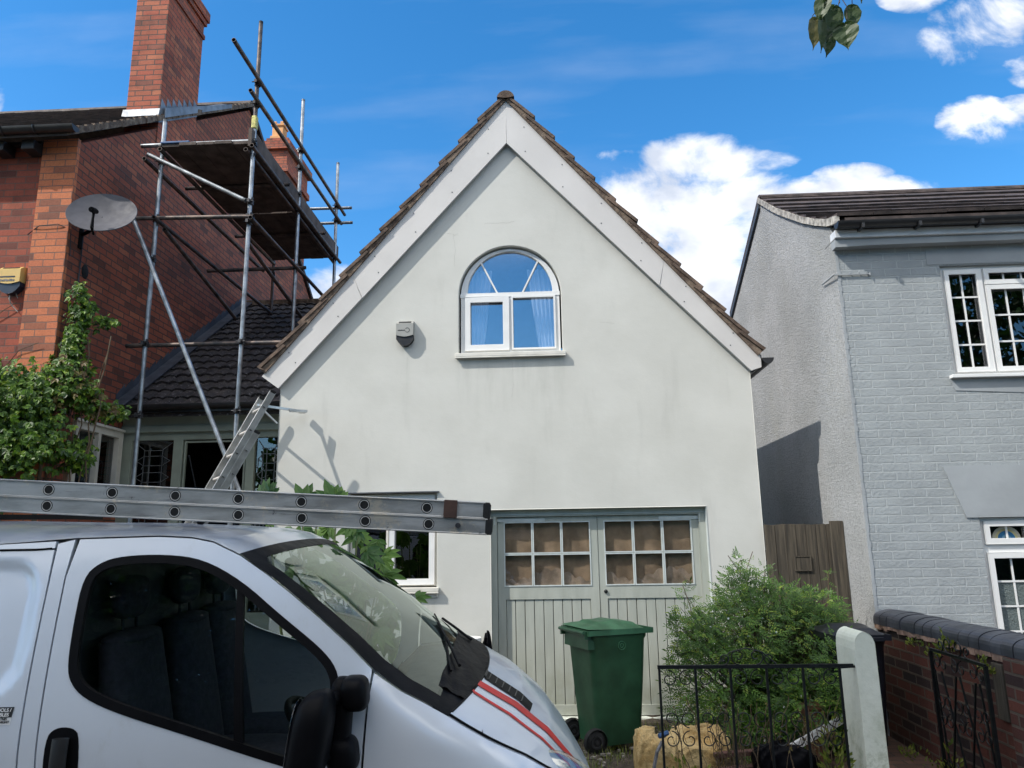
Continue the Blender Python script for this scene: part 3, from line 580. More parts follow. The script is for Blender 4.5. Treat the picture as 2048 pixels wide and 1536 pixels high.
# roof of tile courses
b = mb(); rr = random.Random(8); P0 = V((0, 6.86, 5.99)); P1 = V((0, 11.31, 9.12)); dd = (P1-P0).normalized(); nn = V((0, -dd.z, dd.y)); L = (P1-P0).length; n = int(L/.10)
xs = [-14 + i*.165 for i in range(int((9.15)/.165)+1)]
n = int(L/.15)
for i in range(n+1):
    for j, x in enumerate(xs):
        if x > XS-.03: continue
        lift = rr.uniform(-.004, .006); a = P0 + dd*(i*.15 - .02) + nn*(.030+lift); c = P0 + dd*min(i*.15+.16, L) + nn*.012
        xo = (.08 if i % 2 else 0); x1 = min(x+xo+.162, XS+.035)
        b.rnd = rr.random(); th = nn*.014
        vs = []
        for q in (a-th, a, c, c-th): vs.append((x+xo, q.y, q.z)); 
        for q in (a-th, a, c, c-th): vs.append((x1, q.y, q.z))
        b.add(vs, [(0,1,2,3),(7,6,5,4),(1,0,4,5),(2,1,5,6),(3,2,6,7)])
b.prism([(P0.y, P0.z), (P1.y, P1.z), (P1.y, P1.z-.06), (P0.y, P0.z-.06)], 'X', -14, XS+.02)
b.prism([(11.31, 9.12), (15.3, 6.62), (15.3, 6.54), (11.31, 9.03)], 'X', -14, XS+.05); b.build('roof', DTILE, bh)
b = mb(); b.grid(lambda u, v: (-14+9.1*v, 11.31+.11*sin(-1.4+2.8*u), 9.05+.12*cos(-1.4+2.8*u)), 9, 40); b.add([(XS+.05, 11.31+.11*sin(-1.4+2.8*j/8), 9.05+.12*cos(-1.4+2.8*j/8)) for j in range(9)], [list(range(9))]); b.build('ridge_tile', DTILE, bh)
b = mb()
for i in range(int(L/.15)):
    a = P0 + dd*(i*.15); lift = rr.uniform(0, .012); b.prism([(a.y, a.z-.045-lift), (a.y+dd.y*.15, a.z+dd.z*.15-.045-lift), (a.y+dd.y*.15, a.z+dd.z*.15+.02), (a.y, a.z+.045)], 'X', XS+.0225, XS+.055+rr.uniform(0, .012))
b.build('verge', VERGE, bh)
b = mb(); b.grid(lambda u, v: (-14+9.17*v, 6.84-.062*cos(pi*u), 6.02-.062*sin(pi*u)), 12, 2); b.grid(lambda u, v: (-14+9.17*v, 6.84-.056*cos(pi*u), 6.022-.056*sin(pi*u)), 12, 2)
b.add([(XS+.12, 6.84-.062*cos(pi*j/11), 6.02-.062*sin(pi*j/11)) for j in range(12)], [list(range(12))])
for x in (-5.25, -5.6, -6.4): b.tube([(x, 6.84-.066*cos(pi*j/10), 6.02-.066*sin(pi*j/10)) for j in range(11)], .008, 6)
b.build('gutter', GUTTER, bh, smooth=True)
b = mb()
for i in range(14): x = -5.40 - i*.33; b.box(x-.07, x+.07, 6.93, 7.119, 5.84, 5.95)
b.box(-14, -5.335, 7.05, 7.12, 5.96, 6.0); b.build('eaves_corbel', GUTTER, bh, bevel=.01)
# chimney
b = mb(); b.box(-5.385, XS+.012, 8.55, 9.52, 6.8, 9.04); b.box(-5.41, XS+.035, 8.525, 9.545, 9.041, 9.11); b.box(-5.39, XS+.015, 8.545, 9.525, 9.111, 9.27); b.box(-5.425, XS+.045, 8.51, 9.56, 9.271, 9.345); b.box(-5.45, XS+.07, 8.485, 9.585, 9.346, 9.50); b.build('chimney', CHIMB, bh, bevel=.006); ch = bpy.data.objects[-1] if False else [o for o in COL.objects if o.name.startswith('chimney')][-1]
b = mb(); b.prism([(8.50, 7.10), (8.54, 7.30), (8.549, 7.30), (8.549, 7.10)], 'X', -5.42, XS+.02)
for i in range(7):
    y0 = 8.55+i*.137; z = 7.36+i*.085; b.prism([(y0, 7.10+(y0-8.55)*.70), (y0+.137, 7.10+(y0+.137-8.55)*.70), (y0+.137, z+.05), (y0+.02, z+.10)], 'X', XS+.013, XS+.021)
b.prism([(8.6, 7.20), (10.5, 8.53), (10.5, 8.60), (8.6, 7.34)], 'X', XS+.056, XS+.066)
b.obox(V((XS-.03, 9.55, 7.93)), V((.09,0,0)), dd*.95, nn*.012); b.build('flashing', LEAD, ch)
b = mb(); b.tube([(XS+.03, 8.553, 7.30), (XS+.03, 8.553, 7.45)], .001, 4)
# side window
b = mb(); y0, y1, z0, z1 = 7.505, 8.38, 2.305, 3.025
b.prism([(y0,z0),(y1,z0),(y1,z1),(y0,z1)], 'X', XS-.05, XS+.03, [[(y0+.07,z0+.09),(7.915,z0+.09),(7.915,z1-.07),(y0+.07,z1-.07)], [(7.965,z0+.09),(y1-.07,z0+.09),(y1-.07,z1-.07),(7.965,z1-.07)]])
sw = b.build('window', CREAM, bh, bevel=.005); b = mb(); b.box(XS-.035, XS-.03, y0+.05, y1-.05, z0+.06, z1-.05); b.build('pane', WDARK, sw)
b = mb(); b.box(XS-.22, XS-.215, y0+.05, y1-.05, z0, z1); b.build('net_curtain', simple('net_curtain', (.16,.18,.21), .9), sw)
b = mb(); b.box(XS+.001, XS+.06, y0-.02, y1+.02, z1+.002, z1+.03); b.build('window_head', CREAM, sw, bevel=.004)
b = mb(); b.prism([(-5.30, 2.9), (-5.1, 2.9), (-5.1, 2.5), (-5.22, 2.42), (-5.30, 2.45)], 'Y', 7.03, 7.069); b.build('plaque', DIRTYW, bh)
b = mb(); b.tube([(XS+.02, 7.30, y_) for y_ in (5.35, 4.7, 4.2)]+[(XS+.02, 7.33, 3.6)], .006, 6); b.tube([(-5.4,7.1,4.95),(-5.25,7.05,5.02),(-5.05,7.05,5.03),(XS+.02,7.09,4.98),(XS+.02,7.12,4.7)], .005, 6); b.build('cable', GUTTER, bh)
b = mb(); b.ellipsoid((XS-.01, 7.42, 4.64), (.03,0,0), (0,.07,0), (0,0,.09), 9, 6); b.build('wall_hole', DARKIN, bh)
base_at(bh, (XS, 7.1, 0))

# far chimney stack beyond the gable
fc = thing('far_chimney', 'distant brick chimney stack with buff pots behind the scaffold', 'chimney')
b = mb(); fx = 1.0; b.box(-7.34, -6.78, 18, 19.7, 0, 11.45); b.box(-7.40, -6.72, 17.94, 19.76, 11.451, 11.62); b.box(-7.34, -6.78, 18, 19.7, 11.621, 12.1); b.box(-7.44, -6.68, 17.9, 19.8, 12.101, 12.33); b.box(-7.36, -6.76, 17.98, 19.7, 12.331, 12.45); b.build('stack', CHIMB, fc)
for (x, y, m_) in ((-7.13, 18.3, POTS), (-7.1, 19.4, CREAM)):
    b = mb(); b.box(x-.19, x+.19, y-.19, y+.19, 12.45, 12.6) if m_ is POTS else b.box(x-.05, x+.2, y-.13, y+.13, 12.45, 12.85)
    if m_ is POTS:
        b.box(x-.15, x+.15, y-.15, y+.15, 12.601, 12.9); b.box(x-.18, x+.18, y-.18, y+.18, 12.901, 12.96)
        for i in range(4): a = pi/4+i*pi/2; b.box(x+.11*cos(a)*1.2-.04, x+.11*cos(a)*1.2+.04, y+.13*sin(a)-.04, y+.13*sin(a)+.04, 12.961, 13.06)
    b.build('chimney_pot', m_, fc, bevel=.01)
base_at(fc, (-7.1, 18.5, 0))

# ------------------------------------------------------------------ porch between the houses
po = thing('porch', 'sage green porch with leaded windows under a mossy lean-to roof', 'porch')
YP = 8.42; XA, XB = -4.945, -2.735
xs_ = [(-4.83, -4.34), (-4.225, -3.47), (-3.385, -3.07)]
b = mb(); b.prism([(XA,0),(XB,0),(XB,3.06),(XA,3.06)], 'Y', YP, YP+.08, [[(-4.83,1.0),(-4.335,1.0),(-4.335,2.935),(-4.83,2.935)], [(-4.225,.12),(-3.475,.12),(-3.475,2.935),(-4.225,2.935)], [(-3.375,1.0),(-3.06,1.0),(-3.06,2.945),(-3.375,2.945)]]); b.build('frame', PORCHG, po, bevel=.006)
b = mb(); b.box(XA, XB, YP-.03, YP+.08, 3.062, 3.21); b.box(XA, XB, YP-.05, YP-.0305, 3.02, 3.10); b.build('fascia', PORCHG, po, bevel=.005)
pane_room(po, XA, XB, .0, 3.05, YP+.085, 1.8)
for (x0, x1) in ((-4.83, -4.335), (-3.375, -3.06)):
    g = mb(); g.box(x0, x1, YP+.042, YP+.046, 1.0, 2.94); gp = g.build('leaded_pane', WDARK, po)
    b = mb(); ly = YP+.036; cx = (x0+x1)/2; w = (x1-x0); s_ = .0045
    def ln(p, q): b.bar((p[0], ly, p[1]), (q[0], ly, q[1]), .007, .005, (0,1,0))
    z = 2.94; m1, m2 = x0+w*.28, x0+w*.72
    ln((x0+.03, 2.91), (x0+w*.3, 2.82)); ln((x1-.03, 2.91), (x1-w*.3, 2.82)); ln((x0+w*.3, 2.82), (x1-w*.3, 2.82))
    for j in range(9):
        zc = 2.70 - j*.19; hl = .055
        ln((m1, zc+hl), (m2, zc+hl)); ln((m1, zc-hl), (m2, zc-hl)); ln((m1, zc+hl), (x0+w*.10, zc)); ln((m1, zc-hl), (x0+w*.10, zc)); ln((m2, zc+hl), (x1-w*.10, zc)); ln((m2, zc-hl), (x1-w*.10, zc)); ln((m1, zc-hl), (m1-w*.05, zc-.095)) ; ln((x0+w*.10, zc), (x0+w*.10, zc-.19)) if j % 3 == 0 else None
    for xv in (x0+w*.42, x0+w*.72, x0+w*.28): ln((xv, 2.82), (xv, 1.02))
    b.build('lead_lattice', LEADLINE, gp)
b = mb(); frame(b, -4.212, -3.488, .13, 2.92, YP+.02, YP+.05, .02); b.build('door_frame', PORCHG, po)
# roof of interlocking tiles
b = mb(); rr = random.Random(21); P0 = V((0, 8.20, 3.27)); P1 = V((0, 11.6, 5.60)); dd2 = (P1-P0).normalized(); nn2 = V((0, -dd2.z, dd2.y)); L = (P1-P0).length; g_ = .235; n = int(L/g_)
for i in range(n+1):
    for j in range(9):
        x0 = XA+.02+j*.30; x1 = min(x0+.297, -2.3); k_ = 9; lift = rr.uniform(0, .012)
        d0, d1 = i*g_-.03, min((i+1)*g_+.02, L); sl = rr.uniform(-.01, .01)
        pts = []
        for q in range(k_):
            u = q/(k_-1); hgt = .022*abs(sin(u*2*pi))**.7
            for (d, ex) in ((d0+sl, .035+lift), (d1, .010)):
                p = P0 + dd2*d + nn2*(ex+hgt); pts.append((x0+(x1-x0)*u, p.y, p.z))
            p = P0 + dd2*(d0+sl) + nn2*(.008+lift+hgt*.4); pts.append((x0+(x1-x0)*u, p.y, p.z))
        fs = []
        for q in range(k_-1): a = q*3; fs += [[a, a+3, a+4, a+1], [a+2, a+5, a+3, a]]
        b.rnd = rr.random(); b.add(pts, fs)
b.prism([(P0.y, P0.z), (P1.y, P1.z), (P1.y, P1.z-.1), (P0.y, P0.z-.1)], 'X', XA+.02, -2.3); b.build('roof', MOSS, po)
b = mb(); b.box(XA+.02, -2.2, 11.50, 11.72, 5.585, 5.66); b.build('ridge_cap', VERGE, po)
b = mb(); b.box(XA+.03, -2.74, 8.15, 8.38, 3.212, 3.26); b.build('soffit_board', GUTTER, po)
b = mb(); b.grid(lambda u, v: (XA+.01+(XB-XA-.02)*v, 8.13-.055*cos(pi*u), 3.295-.058*sin(pi*u)), 12, 2); b.add([(XA+.01, 8.13-.055*cos(pi*j/11), 3.295-.058*sin(pi*j/11)) for j in range(12)], [list(range(12))]); b.build('gutter', GUTTER, po, smooth=True)
b = mb(); b.obox((P0+P1)/2+V((XA+.07, 0, 0))+nn2*.075, V((.09,0,0)), dd2*(L/2+.08), nn2*.006)
m_ = 22
for i in range(m_):
    a = P0 + dd2*(i*L/m_); c = P0+dd2*((i+1)*L/m_); b.prism([(a.y, a.z+.09), (c.y, c.z+.09), (c.y, c.z+.19), (c.y, c.z+.22), (a.y, a.z+.17)], 'X', XS+.005, XS+.012)
b.build('flashing', DLEAD, po)
base_at(po, (-3.8, YP, 0))

# ------------------------------------------------------------------ grey house
gh = thing('grey_house', 'pale blue-grey painted brick house with pebble-dashed side and dark roof', 'house')
GX, GY = 2.74, 6.80
W1 = (3.675, 5.19, 3.115, 4.165); W2 = (3.710, 4.97, .60, 1.855)
rc = lambda q: [(q[0],q[2]),(q[1],q[2]),(q[1],q[3]),(q[0],q[3])]
b = mb(); b.prism([(GX+.001,-.1),(8.5,-.1),(8.5,4.46),(GX+.001,4.46)], 'Y', GY, GY+.24, [rc(W1), rc(W2)]); b.build('front_wall', GREYBRICK, gh, bevel=.004)
side = [(GY+.003,-.1),(10.72,-.1),(10.72,4.95),(8.931,5.857),(8.284,5.391),(7.543,4.949),(7.199,4.764),(6.85,4.60),(6.803,4.46)]
b = mb(); b.prism(side, 'X', GX, GX+.24); b.build('side_wall', PEBBLE, gh)
b = mb(); n = 90
for i in range(n): 
    z0 = -.1+i*4.55/n; b.box(GX-.004+rr.uniform(-.002,.002), GX+.022+rr.uniform(-.006,.006), GY-.006+rr.uniform(-.001,.001), GY+.0, z0, z0+4.55/n-.0005)
b.build('corner_render_edge', GREYSMOOTH, gh)
# smooth rendered patches
b = mb(); b.prism([(3.455,2.303),(8.4,2.303),(8.4,1.857),(3.60,1.857)], 'Y', GY-.012, GY-.0005); b.build('lintel', GREYSMOOTH, gh, bevel=.003)
b = mb(); b.prism([(3.62,3.085),(3.66,2.98),(4.6,2.93),(8.4,2.9),(8.4,3.085)], 'Y', GY-.006, GY-.0005); b.build('render_patch', GREYSMOOTH, gh, bevel=.004)
b = mb(); b.box(3.56, 8.4, GY-.007, GY-.0005, 4.175, 4.33); b.build('render_band', GREYSMOOTH, gh, bevel=.003)
b = mb(); b.prism([(GX-.03,4.345),(GX+.35,4.355),(8.4,4.375),(8.4,4.425),(GX-.03,4.425)], 'Y', GY-.10, GY-.001); b.build('eaves_band', GREYSMOOTH, gh, bevel=.004)
b = mb(); b.box(GX-.035, 8.4, GY-.13, GY-.001, 4.426, 4.50); b.build('fascia', simple('fascia_paint', (.60,.62,.64), .5, var=.08), gh, bevel=.004)
b = mb(); b.grid(lambda u, v: (GX-.04+5.8*v, GY-.19-.055*cos(pi*u), 4.545-.055*sin(pi*u)), 12, 2); b.add([(GX-.04, GY-.19-.055*cos(pi*j/11), 4.545-.055*sin(pi*j/11)) for j in range(12)], [list(range(12))]); b.grid(lambda u, v: (GX-.04+5.8*v, GY-.19-.050*cos(pi*u), 4.547-.050*sin(pi*u)), 12, 2)
for x in (2.92, 3.43, 3.98, 4.6): b.box(x-.012, x+.012, GY-.25, GY-.131, 4.475, 4.515)
b.build('gutter', GUTTER, gh, smooth=True)
b = mb(); prof = [(6.62,4.60),(6.85,4.665),(7.199,4.83),(7.543,5.015),(8.284,5.455),(8.95,5.91)]
def pt(d):
    acc = 0
    for i in range(len(prof)-1):
        a, c = V((0,*prof[i])), V((0,*prof[i+1])); l = (c-a).length
        if d <= acc+l or i == len(prof)-2: t_ = (d-acc)/l; q = a+(c-a)*t_; e = (c-a).normalized(); return q, V((0,-e.z,e.y)), e
        acc += l
TL = sum((V((0,*prof[i+1]))-V((0,*prof[i]))).length for i in range(len(prof)-1)); g_ = .29; rr = random.Random(4)
k_ = 0; d = 0
while d < TL-.02:
    q0, n0, e0 = pt(max(d-.02, 0)); q1, n1, e1 = pt(min(d+g_+.02, TL)); x = GX-.02+ (0 if k_ % 2 else -.0)
    while x < 8.4:
        x1 = x+.328; lf = rr.uniform(0, .006); a = q0+n0*(.045+lf); c = q1+n1*.018; b.rnd = rr.random()
        vs = [(x, *p.yz) for p in (a-n0*.028, a, c, c-n1*.028)] + [(x1, *p.yz) for p in (a-n0*.028, a, c, c-n1*.028)]
        b.add(vs, [(0,1,2,3),(7,6,5,4),(1,0,4,5),(2,1,5,6)]); x += .332
    d += g_; k_ += 1
b.prism([(p[0], p[1]+.0) for p in prof]+[(p[0], p[1]-.06) for p in prof[::-1]], 'X', GX+.05, 8.4)
b.prism([(8.95,5.93),(10.78,4.99),(10.78,4.93),(8.95,5.86)], 'X', GX-.02, 8.4); b.build('roof', DTILE, gh)
b = mb(); b.grid(lambda u, v: (GX-.01+5.7*v, 8.95+.11*sin(-1.4+2.8*u), 5.86+.10*cos(-1.4+2.8*u)), 9, 2); b.add([(GX-.01, 8.95+.11*sin(-1.4+2.8*j/8), 5.86+.10*cos(-1.4+2.8*j/8)) for j in range(9)], [list(range(9))]); b.build('ridge_tile', DTILE, gh)
b = mb()
for i in range(40):
    q0, n0, e0 = pt(TL*i/40); q1, n1, e1 = pt(TL*(i+1)/40); j0 = rr.uniform(0, .012)
    b.prism([(q0.y, q0.z+.022+j0*.5),(q1.y, q1.z+.022+j0*.5),(q1.y, q1.z-.050),(q0.y, q0.z-.050+j0*.3)], 'X', GX-.025-rr.uniform(0,.008), GX+.0)
b.build('mortar_verge', DIRTYW, gh)
b = mb(); b.prism([(8.93,5.84),(10.74,4.93),(10.74,4.87),(8.93,5.78)], 'X', GX-.03, GX-.001); b.build('verge_strip', DLEAD, gh)
def casement(W, splits, name_sill=True, arrangement=None):
    x0, x1, z0, z1 = W
    b = mb(); holes = [[(a,c),(a2,c),(a2,c2),(a,c2)] for (a,a2,c,c2) in splits]
    b.prism([(x0+.005,z0+.004),(x1-.005,z0+.004),(x1-.005,z1-.004),(x0+.005,z1-.004)], 'Y', GY+.04, GY+.10, holes); w_ = b.build('window', UPVC, gh, bevel=.004); return w_
S1 = [(3.745,4.015,3.185,4.095), (4.105,4.75,4.01,4.10), (4.105,4.75,3.185,3.94), (4.84,5.12,3.185,4.095)]
w1 = casement(W1, S1)
for (a,a2,c,c2) in S1:
    b = mb(); e = .032
    b.prism([(a-e,c-e),(a2+e,c-e),(a2+e,c2+e),(a-e,c2+e)], 'Y', GY+.018, GY+.0385, [[(a+.012,c+.012),(a2-.012,c+.012),(a2-.012,c2-.012),(a+.012,c2-.012)]]); s_ = b.build('sash', UPVC, w1, bevel=.006)
    b = mb(); nx = max(1, round((a2-a)/.15)); nz_ = max(1, round((c2-c)/.235))
    for i in range(1, nx): x = a+(a2-a)*i/nx; b.box(x-.008, x+.008, GY+.052, GY+.058, c, c2)
    for j in range(1, nz_): z = c+(c2-c)*j/nz_; b.box(a, a2, GY+.050, GY+.0515, z-.008, z+.008)
    if b.v: b.build('glazing_bar', UPVC, w1)
    b = mb(); b.box(a-.003, a2+.003, GY+.060, GY+.064, c-.003, c2+.003); b.build('pane', WDARK, w1)
pane_room(w1, 3.69, 5.18, 3.12, 4.16, GY+.11, 1.5)
b = mb(); b.box(3.625, 5.24, GY-.055, GY+.04, 3.088, 3.118); b.build('sill', UPVC, w1, bevel=.004)
S2 = [(3.785,4.12,1.665,1.79), (3.785,4.12,.70,1.52), (4.21,4.9,.70,1.79)]
w2 = casement(W2, S2)
for k_, (a,a2,c,c2) in enumerate(S2):
    b = mb(); e = .036
    b.prism([(a-e,c-e),(a2+e,c-e),(a2+e,c2+e),(a-e,c2+e)], 'Y', GY+.018, GY+.0385, [[(a+.012,c+.012),(a2-.012,c+.012),(a2-.012,c2-.012),(a+.012,c2-.012)]]); b.build('sash', UPVC, w2, bevel=.006)
    b = mb(); 
    for i in range(1, 2): x = a+(a2-a)*i/2; b.box(x-.008, x+.008, GY+.052, GY+.058, c, c2)
    if k_: 
        for j in range(1, 4): z = c2-(c2-c)*j/4; b.box(a, a2, GY+.050, GY+.0515, z-.008, z+.008)
    b.build('glazing_bar', UPVC, w2)
    b = mb()
    if k_: 
        zs = c2-(c2-c)/4; b.box(a-.003, a2+.003, GY+.060, GY+.064, c-.003, zs); b.build('frosted_pane', FROST, w2); b = mb(); b.box(a-.003, a2+.003, GY+.060, GY+.064, zs, c2+.003)
    else: b.box(a-.003, a2+.003, GY+.060, GY+.064, c-.003, c2+.003)
    b.build('pane', WCLEAR if not k_ else WDARK, w2)
pane_room(w2, 3.72, 4.96, .61, 1.85, GY+.11, 1.5)
b = mb(); b.tube([(GX-.02, GY+.34, 3.99+.145), (GX-.035, GY-.012, 4.108)], .008, 6); b.box(GX-.035, 3.03, GY-.022, GY-.014, 4.098, 4.112); b.box(3.02, 3.03, GY-.03, GY-.0, 4.085, 4.125)
for x in (2.85, 2.93, 3.0): b.tube([(x, GY-.025, 4.118), (x, GY, 4.118)], .007, 6)
b.build('wall_tie', GREYSMOOTH, gh)
base_at(gh, (GX, GY, 0))
# rainbow craft in the window
rb = thing('rainbow_decoration', 'painted paper rainbow in cream, yellow and blue behind the lower grey house window', 'decoration')
def half_ring(r0_, r1_, y, mat, nm):
    b = mb(); n = 24; cx, cz = 3.957, 1.672
    poly = [(cx+r1_*cos(pi*i/n)*1.12, cz+r1_*sin(pi*i/n)) for i in range(n+1)] + [(cx+r0_*cos(pi*i/n)*1.12, cz+r0_*sin(pi*i/n)) for i in range(n, -1, -1)]
    b.prism(poly, 'Y', y, y+.002); b.build(nm, mat, rb)
half_ring(.085, .108, GY+.075, RAINC, 'outer_band'); half_ring(.067, .0845, GY+.075, RAINY, 'yellow_band'); half_ring(.036, .0665, GY+.075, RAINB, 'blue_band'); half_ring(.016, .0355, GY+.075, RAINL, 'inner_band')
base_at(rb, (3.957, GY+.076, 1.67))

# ------------------------------------------------------------------ scaffold
scf = thing('scaffold', 'galvanised tube scaffold tower with boarded platform against the brick gable', 'scaffold')
RT = .0242
def tube_part(name, p0, p1, mat=GALV, r=RT):
    b = mb(); b.tube([p0, p1], r, 14, cap=False); p0, p1 = V(p0), V(p1); d = (p1-p0).normalized()
    b.ring(p0, p0+d*.03, r, r*.84, 14); b.ring(p1-d*.03, p1, r, r*.84, 14); c0 = p0+d*.02; c1 = p1-d*.02
    return b.build(name, mat, scf, smooth=True)
XO, XI = -3.25, -4.31; Y2, Y3, Y4 = 7.60, 9.13, 10.85
tube_part('standard', (XI, Y2, .09), (XI, Y2, 6.53)); tube_part('standard', (XO-.005, Y2, 6.42), (XO-.005, Y2, 7.76), GALVD); tube_part('standard', (XO-.01, Y2, .09), (XO-.005, Y2, 6.415))
tube_part('standard', (XO, Y3, 3.92), (XO, Y3, 7.72)); tube_part('standard', (XO, Y4, 5.1), (XO, Y4, 7.70)); tube_part('standard', (XI+.02, Y4+.2, 5.2), (XI+.02, Y4+.2, 6.6), GALVD)
b = mb(); b.box(XO-.035, XO+.025, Y2-.034, Y2+.03, 6.36, 6.52); b.build('tube_joiner', simple('yellow_joiner', (.42,.40,.14), .6, .3, var=.4, vs=30), scf, bevel=.012)
tube_part('transom', (-4.53, Y2-.052, 6.18), (-3.205, Y2-.052, 6.183)); tube_part('transom', (-4.60, Y2-.052, 5.30), (-3.185, Y2-.052, 5.270), GALVD); tube_part('transom', (-4.55, Y2+.05, 3.862), (-2.30, Y2+.05, 3.848), GALVD)
tube_part('transom', (-4.45, Y3+.05, 5.29), (-3.13, Y3+.05, 5.29), GALVD); 
for y in (8.45, 9.95): tube_part('transom', (-4.45, y, 6.105), (-3.13, y, 6.105), GALVD)
tube_part('transom', (-4.5, Y4+.05, 6.96), (-3.02, Y4+.05, 6.94), GALV); tube_part('transom', (-4.5, Y4+.05, 6.70), (-3.0, Y4+.05, 6.69), GALV)
tube_part('brace', (-4.42, Y2-.10, 6.045), (-3.265, Y2-.10, 5.44)); tube_part('brace', (-4.50, Y2-.12, 5.25), (-3.06, Y2-.12, 2.10)); 
tube_part('guard_rail', (XO+.05, 6.81, 6.93), (XO+.05, 11.15, 6.94), GALVD); tube_part('guard_rail', (XO+.05, 7.30, 6.66), (XO+.05, 10.98, 6.71), GALVD)
tube_part('ledger', (XO+.05, 7.42, 6.06), (XO+.05, 10.98, 6.06), GALVD); tube_part('ledger', (XO-.05, 7.50, 6.06), (XO-.05, 10.98, 6.06), GALVD)
tube_part('ledger', (XI+.05, 7.45, 6.08), (XI+.05, 11.0, 6.08), GALVD); tube_part('ledger', (XI-.12, 7.45, 5.97), (XI-.12, 11.0, 5.97), GALVD)
tube_part('ledger', (XI+.05, 7.45, 5.26), (XI+.05, 11.0, 5.26), GALVD); tube_part('ledger', (XO+.05, 7.50, 5.24), (XO+.05, 10.98, 5.24), GALVD)
tube_part('brace', (XI+.10, Y2, 5.18), (XI+.10, 9.6, 4.75), GALVD); tube_part('brace', (XO-.06, Y2+.1, 5.05), (XO-.06, 10.9, 4.55), GALVD)
def coupler(x, y, z, rot=0):
    b = mb(); b.ring((x, y, z-.028), (x, y, z+.028), RT+.011, RT+.001, 12); b.box(x-.014, x+.014, y-RT-.05, y-RT-.006, z-.02, z+.02)
    b.tube([(x+.03, y-.03, z-.035), (x+.03, y-.03, z+.05)], .008, 6); b.tube([(x+.03, y-.03, z+.028), (x+.03, y-.03, z+.045)], .014, 6); b.tube([(x-.05, y-.045, z), (x+.05, y-.045, z)], .007, 6)
    return b.build('coupler', COUP, scf)
for (x, y, z) in ((XI,Y2,6.18),(XI,Y2,5.30),(XI,Y2,5.99),(XI,Y2,3.86),(XI,Y2,3.08),(XI,Y2,4.82),(XO,Y2,6.18),(XO,Y2,5.28),(XO,Y2,5.46),(XO,Y2,3.85),(XO,Y2,3.10),(XO,Y2,6.94),(XO,Y2,6.67),(XO,Y2,5.22),
                  (XO,Y3,6.94),(XO,Y3,6.68),(XO,Y3,6.08),(XO,Y3,5.27),(XO,Y3,6.3),(XO,Y4,6.95),(XO,Y4,6.70),(XO,Y4,6.08),(XI+.02,Y4+.2,5.9),(XI+.02,Y4+.2,6.2)): coupler(x, y, z)
rr = random.Random(2)
for i in range(5):
    for (ya, yb) in ((7.50, 9.30), (9.31, 11.0)):
        b = mb(); x0 = XI+.04+i*.203; z = 6.135+rr.uniform(-.002, .004); b.box(x0, x0+.198, ya+rr.uniform(-.02,.02), yb+rr.uniform(-.01,.01)-.02, z, z+.038); b.build('deck_board', BOARDW, scf, bevel=.004)
b = mb(); b.box(XO-.03, XO+.012, 7.50, 11.0, 6.10, 6.325); b.build('toe_board', BOARDW, scf, bevel=.004)
b = mb(); b.box(XI+.02, XI+.35, 7.50, 7.72, 6.178, 6.20); b.build('blue_clip', BLUEB, scf, bevel=.004)
base_at(scf, (-3.8, 9.0, 0.1))

# ------------------------------------------------------------------ satellite dish
sd_ = thing('satellite_dish', 'dark grey oval satellite dish on the shaded brick side wall', 'satellite dish')
dc = V((-4.56, 7.02, 5.105)); n_ = V((.22, -.86, .46)).normalized(); ax = n_.cross(V((.12, -.2, .97))).normalized(); ay = n_.cross(ax).normalized(); RX, RY = .335, .300
b = mb(); 
def dsh(u, v, off=0): r = v; return dc + ax*RX*r*cos(2*pi*u) + ay*RY*r*sin(2*pi*u) + n_*(.075*r*r-.04+off)
b.grid(lambda u, v: dsh(u, max(v, .001)), 48, 12, True); b.grid(lambda u, v: dsh(u, max(1-v, .001), -.006), 48, 12, True)
b.grid(lambda u, v: dc + (ax*RX*cos(2*pi*u) + ay*RY*sin(2*pi*u))*(1+.012*sin(pi*v)) + n_*(.035-.010*v), 48, 5, True); b.build('dish', DISHM, sd_, smooth=True)
foot = dc - ay*RY*.98 if ay.z > 0 else dc + ay*RY*.98
lnb = dc + n_*.17 + (foot-dc)*.52
b = mb(); b.tube([foot - n_*.02, foot + n_*.07, lnb - n_*.02], .013, 8); b.tube([dc-n_*.05, V((XS+.1, 7.25, 5.02)), V((XS, 7.28, 5.0))], .02, 10); b.tube([V((XS, 7.28, 4.85)), V((XS, 7.28, 5.2))], .03, 8); b.build('mount_arm', TRIM, sd_)
b = mb(); a = (dc-lnb).normalized(); b.tube([lnb-a*.05, lnb+a*.03, lnb+a*.035, lnb+a*.07], [.028, .030, .020, .024], 14); b.tube([lnb-a*.05, lnb-a*.05+V((0,.05,-.06)), foot], .005, 6); b.build('receiver', TRIM, sd_)
base_at(sd_, dc)

